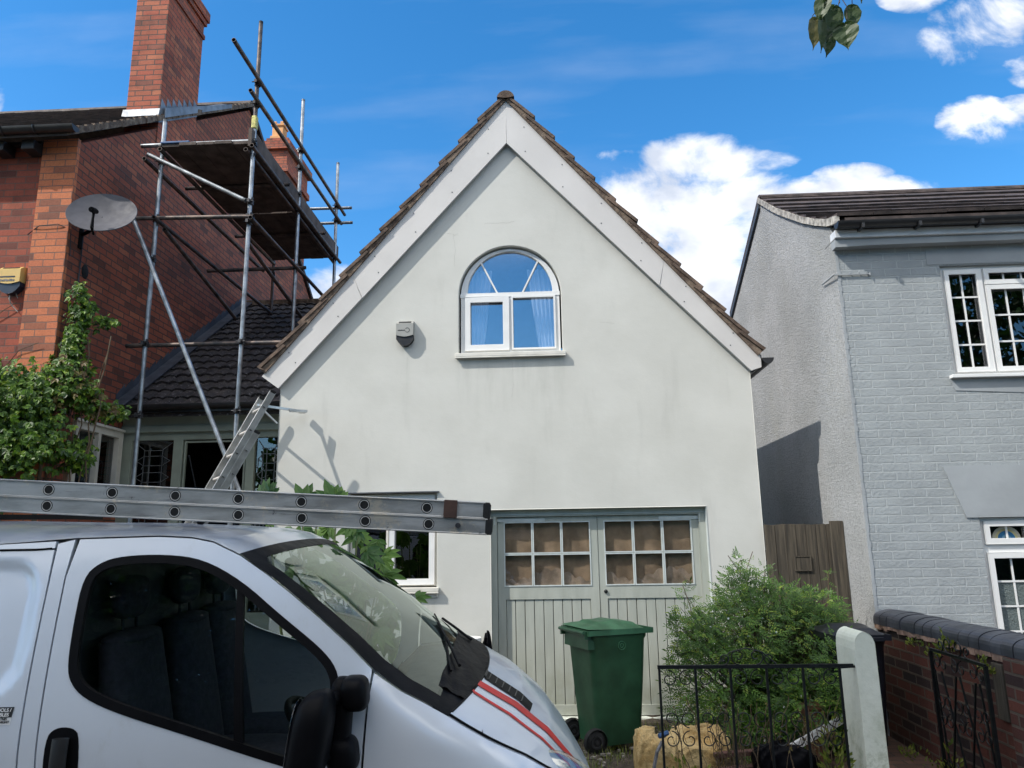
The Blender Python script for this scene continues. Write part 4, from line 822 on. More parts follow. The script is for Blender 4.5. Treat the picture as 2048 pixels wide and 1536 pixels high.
# ------------------------------------------------------------------ aluminium ladders
def make_ladder(name, label, cat, group, sections, rungs_r, mat, parent_m=None):
    """sections: list of (near_start, near_end, side vector, stile height vector dir, rung positions list, stile half w, half h)"""
    t = thing(name, label, cat, group)
    for (a, e, sidev, ups, pos, hw, hh) in sections:
        a, e, sidev, ups = V(a), V(e), V(sidev), V(ups).normalized(); d = (e-a).normalized(); L = (e-a).length; sn = sidev.normalized()
        for k_ in (0, 1):
            o = sidev*k_; b = mb(); c0, c1 = a+o, e+o; f = sn*(1 if k_ == 0 else -1)
            # channel section: web plus two flanges
            b.obox((c0+c1)/2, d*L/2, sn*hw*.22, ups*hh); 
            for q in (-1, 1): b.obox((c0+c1)/2+f*hw+ups*q*(hh-.0022), d*L/2, sn*(hw*.99), ups*.0022)
            b.obox((c0+c1)/2 - f*.0035+ups*(hh-.0035), d*L/2, sn*.002, ups*.0035); b.obox((c0+c1)/2 - f*.0035-ups*(hh-.0035), d*L/2, sn*.002, ups*.0035)
            
            for q in (-1, 1): b.tube([c0-f*.004+ups*q*(hh-.002), c1-f*.004+ups*q*(hh-.002)], .0036, 8)
            st = b.build('stile', mat, t)
            for q, g in ((c0, -1), (c1, 1)): b = mb(); b.obox(q+d*g*.006+f*.006, d*.014, sn*(hw*1.15), ups*(hh*1.02)); b.build('end_cap', RUBBER, st, bevel=.005)
        for s in pos:
            p = a + d*s; b = mb(); b.ring(p-sn*.0042, p+sidev+sn*.0042, rungs_r, rungs_r*.86, 20); 
            
            rg_ = b.build('rung', ALUEND, t, smooth=True); b = mb(); b.ring(p-sn*.0033, p-sn*.0028, rungs_r*1.16, rungs_r*1.0, 20); b.build('rung_socket', HOLE, rg_)
            b = mb(); b.tube([p-sn*.0030, p+sidev*.1], rungs_r*.85, 14); b.build('rung_hollow', HOLE, rg_)
    return t
d = V((.52, 0, .962)).normalized(); sv = V((-.225, .295, 0)); upn = V((.962*.8, -.35, -.52*.8)); upn = (upn - d*upn.dot(d)).normalized(); upn = d.cross(sv).normalized()
if upn.x < 0: upn = -upn
e1 = V((-2.640, 6.95, 3.160)); a1 = e1 - d*2.7; off = upn*.062 
e2 = V((-2.835, 6.95, 2.800)) + off; a2 = V((-2.835, 6.95, 2.800)) - d*3.05 + off
l1 = [.02+.25*i for i in range(11)]; l2 = [3.05-.24-.25*i for i in range(12)]
lad = make_ladder('leaning_ladder', 'silver extension ladder leaning up against the corner of the white house', 'ladder', None, [(a1, e1, sv, upn, [2.7-.16-.25*i for i in range(10)], .011, .030), (a2, e2, sv*1.12, upn, [3.05-.19-.25*i for i in range(12)], .012, .032)], .0145, ALU)
b = mb(); b.bar((-2.78, 6.93, 3.035), (-2.46, 7.30, 3.03), .022, .022); b.bar((-2.50, 7.31, 3.03), (-2.44, 7.33, 3.03), .06, .03); b.bar((-2.55, 7.18, 3.02), (-2.40, 7.26, 3.02), .04, .025); b.bar((-2.72, 6.97, 2.98), (-2.64, 7.10, 2.88), .016, .016)
b.build('stand_off_bracket', ALU, lad)
base_at(lad, a1)

# ------------------------------------------------------------------ foliage builders
def leaf(b, p, d, n, L, W, seg=3, curl=.15, r=None):
    """pointed oval leaf: p base, d direction, n surface normal"""
    p, d, n = V(p), V(d).normalized(), V(n); s = d.cross(n)
    if s.length < 1e-3: s = d.cross(V((.3,.2,1)))
    s.normalize(); n = s.cross(d); vs = [p]; prof = {2: [(.5, 1)], 3: [(.3, .9), (.65, .85)], 4: [(.18, .62), (.42, 1), (.72, .72)]}[seg]
    for (t_, w) in prof:
        c = p + d*L*t_ - n*curl*L*t_*t_; vs += [c - s*W*w*.5 + n*W*.12, c - n*W*.06, c + s*W*w*.5 + n*W*.12]
    vs.append(p + d*L - n*curl*L); k_ = len(vs)-1; fs = [(0,1,2),(0,2,3)]
    for i in range(len(prof)-1): a = 1+i*3; fs += [(a,a+3,a+4,a+1),(a+1,a+4,a+5,a+2)]
    a = 1+(len(prof)-1)*3; fs += [(a,k_,a+1),(a+1,k_,a+2)]
    b.rnd = random.random() if r is None else r; b.add(vs, fs)
def rv(rg_): 
    while True:
        v = V((rg_.uniform(-1,1), rg_.uniform(-1,1), rg_.uniform(-1,1)))
        if .05 < v.length < 1: return v.normalized()
# climber on the left house: palmate leaflets in lobes along the wall
cl = thing('climbing_plant', 'bright green creeper climbing the orange brick corner above the van roof', 'plant')
rgc = random.Random(77); b = mb(); bd = mb(); st = mb()
blobs = [(-5.55,6.75,3.05,.42,.30,.38,900),(-5.1,6.8,3.15,.38,.26,.30,800),(-4.98,6.85,2.75,.32,.24,.28,600),(-5.45,6.8,2.55,.45,.28,.30,700),(-4.80,6.98,3.35,.20,.14,.22,260),(-4.66,7.12,3.22,.20,.14,.16,200),
         (-4.50,7.32,3.08,.20,.16,.08,100),(-4.77,7.08,3.72,.10,.10,.24,130),(-4.73,7.12,4.08,.11,.10,.16,110),(-4.60,7.28,4.02,.18,.10,.07,34),(-4.76,7.08,4.28,.08,.08,.10,45),(-4.68,7.15,2.62,.16,.14,.16,110),(-4.72,7.2,3.5,.08,.08,.14,40),(-5.6,6.8,2.1,.4,.25,.25,200)]
for (cx, cy, cz, a, c, h, n) in blobs:
    for i in range(int(n*1.5)):
        v = rv(rgc)*(rgc.uniform(.45, 1.0) if rgc.random() < .75 else rgc.uniform(.9, 1.45)); p = V((cx+v.x*a, cy+v.y*c, cz+v.z*h)); 
        if p.x < XS+.02 and p.y > 7.04: p.y = 7.04 - rgc.uniform(0, .1)
        if p.x < XS+.0 and p.y > 7.0: continue
        out = (V((v.x*.6, -abs(v.y)-.35, .55*rgc.random()+.25))).normalized(); nrm = (out + rv(rgc)*.55).normalized()
        d = (V((rgc.uniform(-1,1), -.35, -.7+rgc.uniform(-.5,.6)))).normalized(); d = (d - nrm*d.dot(nrm)).normalized(); s_ = rgc.uniform(.036, .085)
        tgt = bd if (cx > -4.9 and cz < 3.5 and rgc.random() < .30 and cz > 2.9) else b
        for k_ in range(3): 
            an = (k_-1)*.8; dd_ = d*cos(an) + nrm.cross(d)*sin(an); leaf(tgt, p, dd_, nrm, s_*(1 if k_ == 1 else .8), s_*.48, 3, .25)
b.build('foliage', CLIMB, cl); bd.build('dry_foliage', CLIMBR, cl, label='browning leaves')
for i in range(14):
    x = -4.86+rgc.uniform(-.12,.35); z = 2.2; pts = []
    while z < rgc.uniform(3.4, 4.3): pts.append((x, 7.02 if x < XS else 7.12, z)); x += rgc.uniform(-.05, .05); x = max(x, -4.93); z += .18
    if len(pts) > 2: st.tube(pts, rgc.uniform(.003, .008), 5)
st.tube([(-4.92,7.03,0),(-4.90,7.02,1.2),(-4.93,7.03,2.2),(-4.9,7.03,3.2)], [.03,.026,.02,.01], 8)
for pts in ([(-5.7,7.1,4.0),(-5.55,7.09,4.12),(-5.42,7.09,4.2)], [(-5.55,7.1,3.4),(-5.3,7.05,3.68),(-5.1,7.04,3.75)], [(-5.8,7.1,3.9),(-5.62,7.1,3.75),(-5.5,7.1,3.5)]): st.tube(pts, .004, 5)
st.build('stem', TWIG, cl); base_at(cl, (-4.92, 7.05, .08))
# fig-like shrub behind the van
fg = thing('large_leaved_shrub', 'shrub with big lobed green leaves between the van roof and the lower white window', 'shrub')
rgf = random.Random(9); b = mb(); st = mb()
def palmate(b, p, d, n, s, lobes=7, spread=2.3):
    d = (d - n*d.dot(n)).normalized(); sd__ = n.cross(d); r = rgf.random()
    for k_ in range(lobes):
        an = (k_/(lobes-1)-.5)*spread; dd_ = d*cos(an)+sd__*sin(an)+n*rgf.uniform(-.12,.12); f = 1-.35*abs(k_/(lobes-1)-.5)*2; leaf(b, p, dd_, (n+rv(rgf)*.15).normalized(), s*f, s*.34, 4, .18, min(1, max(0, r+rgf.uniform(-.1,.1))))
tips = [(-2.14,5.6,2.06,.19,0),(-1.86,5.6,2.01,.21,1),(-1.60,5.6,2.01,.22,1),(-1.42,5.6,1.95,.14,1),(-1.75,5.6,1.93,.16,1)]
for (x, y, z, s, m_) in tips:
    base = (x*.4-1.0, 5.75, .1)
    for k_ in range(2): palmate(b, V((x+rgf.uniform(-.03,.03), y, z)), V((rgf.uniform(-.5,.5), 0, 1)), V((rgf.uniform(-.25,.25), -1, .3)).normalized(), s*rgf.uniform(.85,1), 5, 2.0)
    st.tube([base, ((x+base[0])/2, y+.05, z*.55), (x, y, z)], [.014, .010, .005], 6)
for i in range(120):
    u = rgf.random(); x = -1.95+1.0*u+rgf.uniform(-.1,.1); zt = 1.93 - .35*max(0, u-.35)/.65 - (.25*max(0,u-.7)/.3); z = rgf.uniform(.9, zt); y = rgf.uniform(5.35, 6.0)
    if x > -1.05 or (x > -1.22 and z > 1.35): continue
    palmate(b, V((x, y, z)), V((rgf.uniform(-1,1), -.3, rgf.uniform(-.9,.4))).normalized(), V((rgf.uniform(-.5,.5), -.8, .6)).normalized(), rgf.uniform(.10,.19), 5, 2.2)
    if i % 6 == 0: st.tube([(-1.5, 5.75, .1), ((x-1.5)/2, 5.75, z*.6), (x, y, z)], [.012, .008, .004], 5)
b.build('foliage', FIGL, fg); st.build('stem', simple('green_stem', (.20,.22,.08), .7), fg); base_at(fg, (-1.5, 5.75, .08))
# ferny climber / shrub by the garage
sh_ = thing('ferny_shrub', 'dark green ferny shrub with tiny white flowers between garage door and wooden gate', 'shrub')
rgs = random.Random(31); b = mb(); st = mb(); fl = mb(); dr_ = mb()
def sprig(b, p, d, L, n, pairs=4):
    d = d.normalized(); s = d.cross(n).normalized(); r = rgs.random()
    for k_ in range(pairs):
        t_ = (k_+.7)/(pairs+.5); c = p + d*L*t_ - V((0,0,1))*L*.25*t_*t_
        for q in (-1, 1): leaf(b, c, d*.55+s*q, n, L*.42*(1.05-.5*t_), L*.13, 2, .1, min(1,max(0,r+rgs.uniform(-.15,.15))))
    leaf(b, p+d*L*.95-V((0,0,1))*L*.22, d, n, L*.5, L*.15, 2, .1, r)
sb = [(2.12,6.0,.72,.13,.14,.26,90),(1.95,6.15,.45,.25,.15,.22,160),(1.30,6.55,.55,.38,.5,.42,330),(1.55,6.6,.95,.35,.45,.34,330),(1.95,6.7,.80,.40,.45,.42,380),(2.25,6.75,.72,.30,.4,.42,260),(1.62,6.7,1.22,.20,.25,.22,110),(1.22,6.5,.90,.20,.3,.22,100),(2.22,6.8,1.12,.22,.3,.14,110),(1.95,6.8,1.18,.25,.3,.14,100),
      (1.60,6.75,1.45,.06,.08,.14,14),(1.12,6.6,1.18,.07,.07,.18,9),(1.92,6.6,.35,.45,.4,.3,260),(1.40,6.4,.30,.35,.3,.25,160),(1.80,6.75,1.40,.05,.05,.08,8),(1.05,6.55,.98,.1,.1,.1,26)]
for (cx, cy, cz, a, c, h, n) in sb:
    for i in range(int(n*2.3)):
        v = rv(rgs)*rgs.uniform(.35, 1.05)**.6; p = V((cx+v.x*a, cy+v.y*c, max(cz+v.z*h, .12)))
        if p.y > 7.32: p.y = 7.32
        if p.x > 2.68 or p.y < 5.35: continue
        out = (v+V((0,-.5,.5))+rv(rgs)*.6).normalized(); nrm = (V((rgs.uniform(-.4,.4), -.6, .8))).normalized(); d = (out - nrm*out.dot(nrm)*.7).normalized(); sprig(b, p, d, rgs.uniform(.055,.105), nrm)
        if rgs.random() < .012: fl.ellipsoid(p+V((0,-.03,.01)), (.009,0,0), (0,.006,0), (0,0,.009), 6, 4)
        if i % 9 == 0: st.tube([(1.9+rgs.uniform(-.35,.35), 6.8, .1), ((p.x+1.9)/2, 6.85, p.z*.55), tuple(p)], [.006, .004, .002], 4)
for pts in ([(1.62,6.7,1.2),(1.60,6.68,1.42),(1.50,6.64,1.57)], [(1.66,6.7,1.2),(1.66,6.7,1.45),(1.72,6.68,1.60)], [(1.15,6.6,.9),(1.15,6.6,1.15),(1.10,6.62,1.33)], [(1.8,6.75,1.2),(1.83,6.75,1.45)], [(2.35,6.8,1.1),(2.38,6.8,1.42)]):
    st.tube(pts, .0035, 5)
    for k_ in range(14):
        t_ = rgs.random(); q = V(pts[0]).lerp(V(pts[-1]), t_); sprig(b, q, V((rgs.uniform(-1,1), -.3, rgs.uniform(-.2,.7))), rgs.uniform(.04,.07), V((0,-.7,.7)), 3)
b.build('foliage', SHRUBL, sh_); st.build('stem', TWIG, sh_); fl.build('flowers', FLOWER, sh_)['kind'] = 'stuff'; base_at(sh_, (1.9, 6.8, .08))
# dead stems in front of it
dt = thing('dead_stems', 'tangle of dry brown stems behind the black scroll railing', 'plant'); b = mb(); lf_ = mb()
for i in range(150):
    x = rgs.choice((rgs.gauss(1.12,.10), rgs.gauss(1.42,.12), rgs.gauss(1.2,.2), rgs.gauss(1.78,.1))); y = rgs.uniform(5.15, 5.7); z = .09; a = rgs.uniform(-.5,.5); pts = [(x,y,z)]; hmax = rgs.uniform(.25,.62)
    while z < hmax: z += .06; x += a*.04+rgs.uniform(-.02,.02); y += rgs.uniform(-.012,.012); y = max(y, 5.06); pts.append((x,y,z))
    b.tube(pts, rgs.uniform(.0012,.003), 4, False)
    for k_ in range(3): q = V(rgs.choice(pts[1:])); leaf(lf_, q, rv(rgs), rv(rgs), rgs.uniform(.015,.035), .012, 2)
b.build('stem', TWIG, dt); lf_.build('foliage', CLIMBR, dt); base_at(dt, (1.3, 5.4, .08))
wd = []
def weed(name, label, cx, cy, z0, w, dpt, h, n, L, mat=WEEDL, seg=2):
    t = thing(name, label, 'weeds' if name == 'weeds' else 'plant'); b = mb()
    for i in range(n):
        v = rv(rgs); p = V((cx+v.x*w, cy+v.y*dpt, z0+abs(v.z)*h*rgs.random())); leaf(b, p, V((v.x*.7, v.y*.5-.3, .4+rgs.random()*.6)), (V((0,-.7,.7))+rv(rgs)*.4).normalized(), L*rgs.uniform(.6,1.2), L*.42, 3 if seg == 3 else 2)
    b.build('foliage', mat, t); base_at(t, (cx, cy, z0)); return t
weed('weeds', 'leafy weeds growing at the foot of the yellow sack', .80, 5.12, .08, .22, .08, .32, 170, .05)
weed('weeds', 'yellowing weeds climbing beside the white gatepost', 1.72, 5.12, .08, .10, .08, .62, 330, .045)
weed('weeds', 'small weeds at the base of the garden brick wall', 2.64, 5.9, .1, .07, .45, .10, 120, .035)
weed('weeds', 'green weeds at the bottom corner of the open iron gate', 2.60, 5.50, .1, .06, .10, .26, 70, .05)

# ------------------------------------------------------------------ van (built in its own frame: x forward, -y towards the camera side, z up from the road)
van = thing('panel_van', 'silver-blue panel van with red bonnet stripes parked in front of the white house', 'van')
MV = Matrix.Translation((-1.3, 3.75, -.15)) @ Matrix.Rotation(R(4), 4, 'Z') @ Matrix.Translation((0, -.9, 1.4)) @ Matrix.Rotation(R(2), 4, 'X') @ Matrix.Translation((0, .9, -1.4))
SH = [(-3.2,1.86),(-1.4,1.875),(-.9,1.876),(-.61,1.894),(-.296,1.899),(-.165,1.891),(-.08,1.874),(.036,1.821),(.15,1.748),(.242,1.682),(.36,1.592),(.482,1.492),(.572,1.405),(.673,1.330),(.76,1.285),(.842,1.238),(.90,1.203),(.993,1.150),(1.124,1.081),(1.25,.995),(1.35,.89),(1.42,.75),(1.45,.55),(1.45,.3)]
def lerp_tab(tab, x):
    if x <= tab[0][0]: return tab[0][1]
    for (a, c), (a2, c2) in zip(tab, tab[1:]):
        if x <= a2: return c + (c2-c)*(x-a)/max(a2-a, 1e-6)
    return tab[-1][1]
def zs(x): return lerp_tab(SH, x)
def lat(x, z):
    l = .95 - .17*max(0, (z-1.15)/.75)**1.4
    if z < .7: l -= .03*((.7-z)/.5)**2
    if x > .85: l -= .42*((x-.85)/.65)**2.4
    if x > .5: l -= .055*exp(-max(0, zs(x)-z)/.05)*min(1, (x-.5)/.35)
    # crisp belt crease below the window
    l += .006*exp(-((z-(1.02+.0*x))/.03)**2)
    return l
def smooth_loop(pts, it=2, closed=True):
    for _ in range(it):
        o = []
        for i in range(len(pts) - (0 if closed else 1)):
            a, c = pts[i], pts[(i+1) % len(pts)]; o += [(a[0]*.75+c[0]*.25, a[1]*.75+c[1]*.25), (a[0]*.25+c[0]*.75, a[1]*.25+c[1]*.75)]
        if not closed: o = [pts[0]] + o + [pts[-1]]
        pts = o
    return pts
def inpoly(x, z, p):
    c = False; j = len(p)-1
    for i in range(len(p)):
        if (p[i][1] > z) != (p[j][1] > z) and x < (p[j][0]-p[i][0])*(z-p[i][1])/(p[j][1]-p[i][1])+p[i][0]: c = not c
        j = i
    return c
def offset_loop(p, d):
    n = len(p); ar = sum(p[i][0]*p[(i+1)%n][1]-p[(i+1)%n][0]*p[i][1] for i in range(n)); sg = 1 if ar > 0 else -1; o = []
    for i in range(n):
        a, c = p[i-1], p[(i+1) % n]; t = V((c[0]-a[0], c[1]-a[1])).normalized(); o.append((p[i][0]+sg*t.y*d, p[i][1]-sg*t.x*d))
    return o
def densify(p, m=.04, closed=True):
    o = []; n = len(p)
    for i in range(n if closed else n-1):
        a, c = V(p[i]), V(p[(i+1) % n]); k_ = max(1, int((c-a).length/m)); o += [tuple(a+(c-a)*j/k_) for j in range(k_)]
    return o
def panel(name, outer, holes, mat, parent, off=0., depth=.02, res=.05, smooth=True, fn=None, side=-1):
    fn = fn or lat; loops = [densify(outer, res)] + [densify(h, res) for h in holes]; pts, edges = [], []
    for l in loops:
        o = len(pts); pts += [V(q) for q in l]; edges += [(o+i, o+(i+1) % len(l)) for i in range(len(l))]
    x0, x1 = min(p[0] for p in loops[0]), max(p[0] for p in loops[0]); z0, z1 = min(p[1] for p in loops[0]), max(p[1] for p in loops[0]); nb = len(pts)
    i = 0
    x = x0+res/2
    while x < x1:
        z = z0+res/2
        while z < z1:
            if inpoly(x, z, loops[0]) and not any(inpoly(x, z, h) for h in loops[1:]) and min((p[0]-x)**2+(p[1]-z)**2 for p in pts[:nb]) > (res*.45)**2: pts.append(V((x, z)))
            z += res
        x += res
    vo, eo, fo, ov, _, _ = delaunay_2d_cdt(pts, edges, [], 0, 1e-5); b = mb(); fs = []
    for f in fo:
        cx = sum(vo[k_].x for k_ in f)/3; cz = sum(vo[k_].y for k_ in f)/3
        if inpoly(cx, cz, loops[0]) and not any(inpoly(cx, cz, h) for h in loops[1:]): fs.append(list(f) if side < 0 else list(f)[::-1])
    b.add([(v.x, side*(fn(v.x, v.y)+off), v.y) for v in vo], fs)
    for l in loops:
        n = len(l); cx = sum(q[0] for q in l)/n; cz = sum(q[1] for q in l)/n; r_ = .004
        vs = []
        for q in l: vs.append((q[0], side*(fn(*q)+off), q[1]))
        for q in l: vs.append((q[0], side*(fn(*q)+off-depth), q[1]))
        b.add(vs, [(i, (i+1) % n, (i+1) % n+n, i+n) for i in range(n)])
    return b.build(name, mat, parent, smooth=smooth)
bzx = -.640; zb = .28
def seg(tab, x0, x1): return [(x0, zs(x0)-.006)] + [(a, c-.006) for a, c in tab if x0 < a < x1] + [(x1, zs(x1)-.006)]
win_out = smooth_loop([(-.536,1.44),(-.545,1.60),(-.545,1.745),(-.50,1.795),(-.42,1.818),(-.26,1.822),(-.11,1.802),(.05,1.720),(.215,1.592),(.37,1.480),(.435,1.410),(.450,1.33),(.440,1.20),(.400,1.085),(.33,1.080),(.20,1.118),(-.04,1.196),(-.33,1.282),(-.46,1.335),(-.515,1.385)], 2)
W_rub = offset_loop(win_out, .0); W_in = offset_loop(win_out, -.025)
door = seg(SH, -.600, .566) + [(.566, 1.395), (.553, 1.296), (.540, 1.08), (.53, .75), (.45, .36), (.2, zb), (-.58, zb), (-.600, 1.1), (-.618, 1.75)]
door_p = panel('front_door', door, [W_rub], PAINT, van, res=.045)
panel('window_seal', offset_loop(win_out, .006), [W_in], TRIM, door_p, off=.003, depth=.02)
panel('side_window', offset_loop(win_out, -.022), [], VGLASS, door_p, off=-.012, depth=.004, res=.08)
panel('window_divider', [(.035,1.716),(.062,1.702),(.122,1.150),(.088,1.160)], [], TRIM, door_p, off=-.004, depth=.02, res=.06)
rear = [(-3.1, 1.86)] + [(a, c-.006) for a, c in SH if -3.1 < a < -.69] + [(-.690, 1.862), (-.684, 1.68), (-.672, 1.10), (-.67, zb), (-3.1, zb)]
slide = [(-1.85, 1.847), (-.690, 1.850), (-.682, 1.68), (-.670, 1.10), (-.668, zb+.1), (-1.85, zb+.1)]
panel('cant_rail', [(-3.1,1.858),(-1.4,1.872),(-.9,1.873),(-.690,1.882),(-.690,1.857),(-1.4,1.854),(-3.1,1.845)], [], PAINT, van, res=.1)
panel('rear_side', [(-3.1, 1.858)] + [(-1.862, 1.862), (-1.862, zb), (-3.1, zb)], [], PAINT, van, res=.12)
pil = [(-.676, 1.8)] + seg(SH, -.678, -.610) + [(-.612, 1.76), (-.6065, 1.1), (-.6065, zb), (-.664, zb), (-.6645, 1.10), (-.676, 1.68)]
panel('door_pillar', [(-.682, 1.873), (-.6195, 1.888), (-.626, 1.75), (-.6075, 1.1), (-.6075, zb), (-.662, zb), (-.6645, 1.10), (-.6765, 1.68)], [], PAINT, van, off=-.002, res=.06)
rec = smooth_loop([(-1.75, 1.80), (-.82, 1.805), (-.75, 1.775), (-.722, 1.70), (-.705, 1.46), (-.76, 1.36), (-.90, 1.30), (-1.75, 1.22)], 2)
def latr(x, z):
    l = lat(x, z); n = len(rec); dmin = 9
    for i in range(n):
        a, c = rec[i], rec[(i+1) % n]; ex, ez = c[0]-a[0], c[1]-a[1]; t_ = max(0, min(1, ((x-a[0])*ex+(z-a[1])*ez)/max(ex*ex+ez*ez, 1e-9))); dmin = min(dmin, math.hypot(x-a[0]-ex*t_, z-a[1]-ez*t_))
    ins = inpoly(x, z, rec); dd_ = dmin if ins else -dmin
    u = min(1, max(0, dd_/.022+.3)); return l - .014*(u*u*(3-2*u))
sl = panel('sliding_door', slide, [], PAINT, van, res=.0225, fn=latr)
b = mb(); tp = [(-1.86+i*.1, 1.852) for i in range(12)] + [(-.70, 1.856)]
b.tube([(x, -(lat(x, z)+.002), z) for x, z in tp], .004, 6); b.build('door_seal', TRIM, van)
# dark under-layer behind the panel gaps
panel('inner_shell', [(-3.0, 1.80), (-.60, 1.85), (-.60, 1.85)] + [(-.6, zb), (-3.0, zb)], [], TRIM, van, off=-.024, depth=.005, res=.1)
panel('inner_sill', [(-.6, zb+.01), (-.6, 1.05), (.36, 1.02), (.46, 1.15), (.62, 1.33), (1.1, 1.04), (1.2, .5), (1.1, zb)], [], TRIM, van, off=-.022, depth=.005, res=.08)
fend = [(.574, 1.392)] + [(a, c-.004) for a, c in SH if .60 < a < 1.40] + [(1.40, .70), (1.40, .32), (1.27, zb), (.50, zb+.3), (.545, .75), (.5485, 1.08), (.5605, 1.296)]
panel('front_wing', fend, [], PAINT, van, res=.035)
# top surfaces: stations (shoulder x | centre x, z)
ST = [(-3.1, -3.1, 1.965), (-1.4, -1.4, 1.968), (-.9, -.9, 1.952), (-.61, -.6, 1.945), (-.296, -.30, 1.928), (-.165, -.13, 1.915), (-.08, -.03, 1.893), (.030, .055, 1.852),
      (.055, .075, 1.842), (.15, .24, 1.765), (.30, .42, 1.650), (.482, .60, 1.525), (.673, .75, 1.410), (.80, .835, 1.345), (.845, .985, 1.268), (.855, .995, 1.262), (.993, 1.142, 1.180), (1.124, 1.276, 1.060), (1.25, 1.368, .930), (1.35, 1.455, .78), (1.42, 1.51, .6), (1.45, 1.52, .32)]
def stn(s):
    i = min(int(s), len(ST)-2); f = s-i; a, c = ST[i], ST[i+1]; 
    i0, i3 = max(i-1, 0), min(i+2, len(ST)-1)
    return [a[k_]+(c[k_]-a[k_])*f for k_ in range(3)]
def top(s, t, off=0.):
    """s station index, t from 0 near shoulder to 1 far shoulder"""
    xs_, xc, zc = stn(s); z0 = zs(xs_); w = lat(xs_, z0); y = -w+2*w*t; q = abs(2*t-1); 
    p = 2.3 if s < 7.5 else (2.2 if s < 14 else 2.6)
    return V((xc+(xs_-xc)*q**2.2, y, zc+(z0-zc)*q**p + off))
def toppart(name, s0, s1, t0, t1, mat, ns=8, nt=40, off=0., smooth=True, parent=van):
    b = mb(); b.grid(lambda u, v: top(s0+(s1-s0)*v, t0+(t1-t0)*u, off), nt, ns); o = b.build(name, mat, parent, smooth='all'); return o
rfp = toppart('roof', 0, 7.0, .0, 1., PAINT, 44, 60)
toppart('header_trim', 7.02, 8.25, .0, 1., TRIM, 8, 50, .002)
ws = toppart('windscreen', 8.1, 13.02, .045, .955, VWIND, 40, 50)
b = mb(); b.grid(lambda u, v: top(7.4+5.7*v, .058*u*(1) -.002, .003), 8, 40); b.build('pillar_trim', TRIM, van, smooth='all'); b = mb(); b.grid(lambda u, v: top(7.4+5.7*v, 1.002-.058*u, .003), 8, 40); b.build('pillar_trim', TRIM, van, smooth='all')
b = mb(); b.grid(lambda u, v: top(7.9+.65*v, .05+.10*u*(1-v), .0015), 8, 6); b.build('shade_corner', TRIM, ws)
sc_p = toppart('scuttle', 12.9, 14.02, .0, 1., TRIM, 10, 60, -.003)
rgv = random.Random(6); b = mb(); b.grid(lambda u, v: top(12.85+1.13*v, .10+.80*u, .001+.009*abs(sin(u*17+v*6))**1.5*abs(sin(v*4.5+u*9))), 150, 30); b.build('torn_cover', POLYB, sc_p, smooth='all')
bon = toppart('bonnet', 14.06, 20.9, .012, .988, PAINT, 60, 60, .0)
b = mb(); b.tube([top(14.05+j*.2, .006, .001) for j in range(30)], .004, 6); b.tube([top(14.04, .02+.96*j/40, .0) for j in range(41)], .004, 6); b.build('bonnet_gap', TRIM, van)
# red stripes and bonnet vent lie on the bonnet skin
def strip(name, cc, w0, w1, mat, s0, s1, off=.0045, n=90, parent=bon):
    b = mb()
    def f(u, v):
        s = s0+(s1-s0)*v; t_ = cc(v)+(w0+(w1-w0)*v)*(u-.5); return top(s, t_, off)
    b.grid(f, 5, n); return b.build(name, mat, parent, smooth='all')
strip('stripe', lambda v: .228-.010*v, .036, .050, REDS, 14.08, 19.8); strip('stripe', lambda v: .165-.045*v, .013, .016, REDS, 14.08, 19.8)
strip('bonnet_vent', lambda v: .335-.045*v, .085, .075, TRIM, 14.35, 16.4, .003, 20)
b = mb()
for i in range(9): s = 14.5+i*.2; b.tube([top(s, .305+.06*j/4 - .045*(s-14.35)/2.05, .005) for j in range(5)], .003, 5)
b.build('vent_slats', GUTTER, bon)
# wipers
b = mb(); b.tube([top(13.3, .25, .02), top(12.6, .40, .018), top(11.9, .55, .010)], .007, 6); b.tube([top(13.1, .20, .012), top(12.3, .47, .010), top(11.7, .68, .010)], .005, 6); b.tube([top(13.4, .62, .02), top(12.6, .72, .016), top(12.0, .84, .012)], .007, 6); b.build('wiper', TRIM, van)
b = mb(); b.ellipsoid(V((1.27, -.665, .86)), V((.16,-.03,-.12)), V((.04,.10,0)), V((.09,.02,.12)), 24, 14, .9); b.build('headlight', LAMPG, van, smooth='all')
b = mb(); b.ellipsoid(V((1.255, -.66, .85)), V((.14,-.03,-.11)), V((.03,.08,0)), V((.08,.02,.10)), 20, 12, .9); b.build('reflector', simple('lamp_reflector', (.5,.48,.36), .25, .6), van)
# far side
farf = [(x, z) for x, z in fend]
panel('far_wing', fend, [], PAINT, van, res=.08, side=1); far = panel('far_door', door, [W_rub], PAINT, van, res=.08, side=1); panel('far_window', offset_loop(win_out, -.005), [], VGLASS, far, off=-.012, depth=.004, res=.1, side=1)
panel('far_side', [(-3.1, 1.85), (-.61, 1.888), (-.61, zb), (-3.1, zb)], [], PAINT, van, res=.15, side=1)
b = mb(); b.box(-3.12, -3.08, -.9, .9, zb, 1.87); b.build('rear_doors', PAINT, van, bevel=.02)
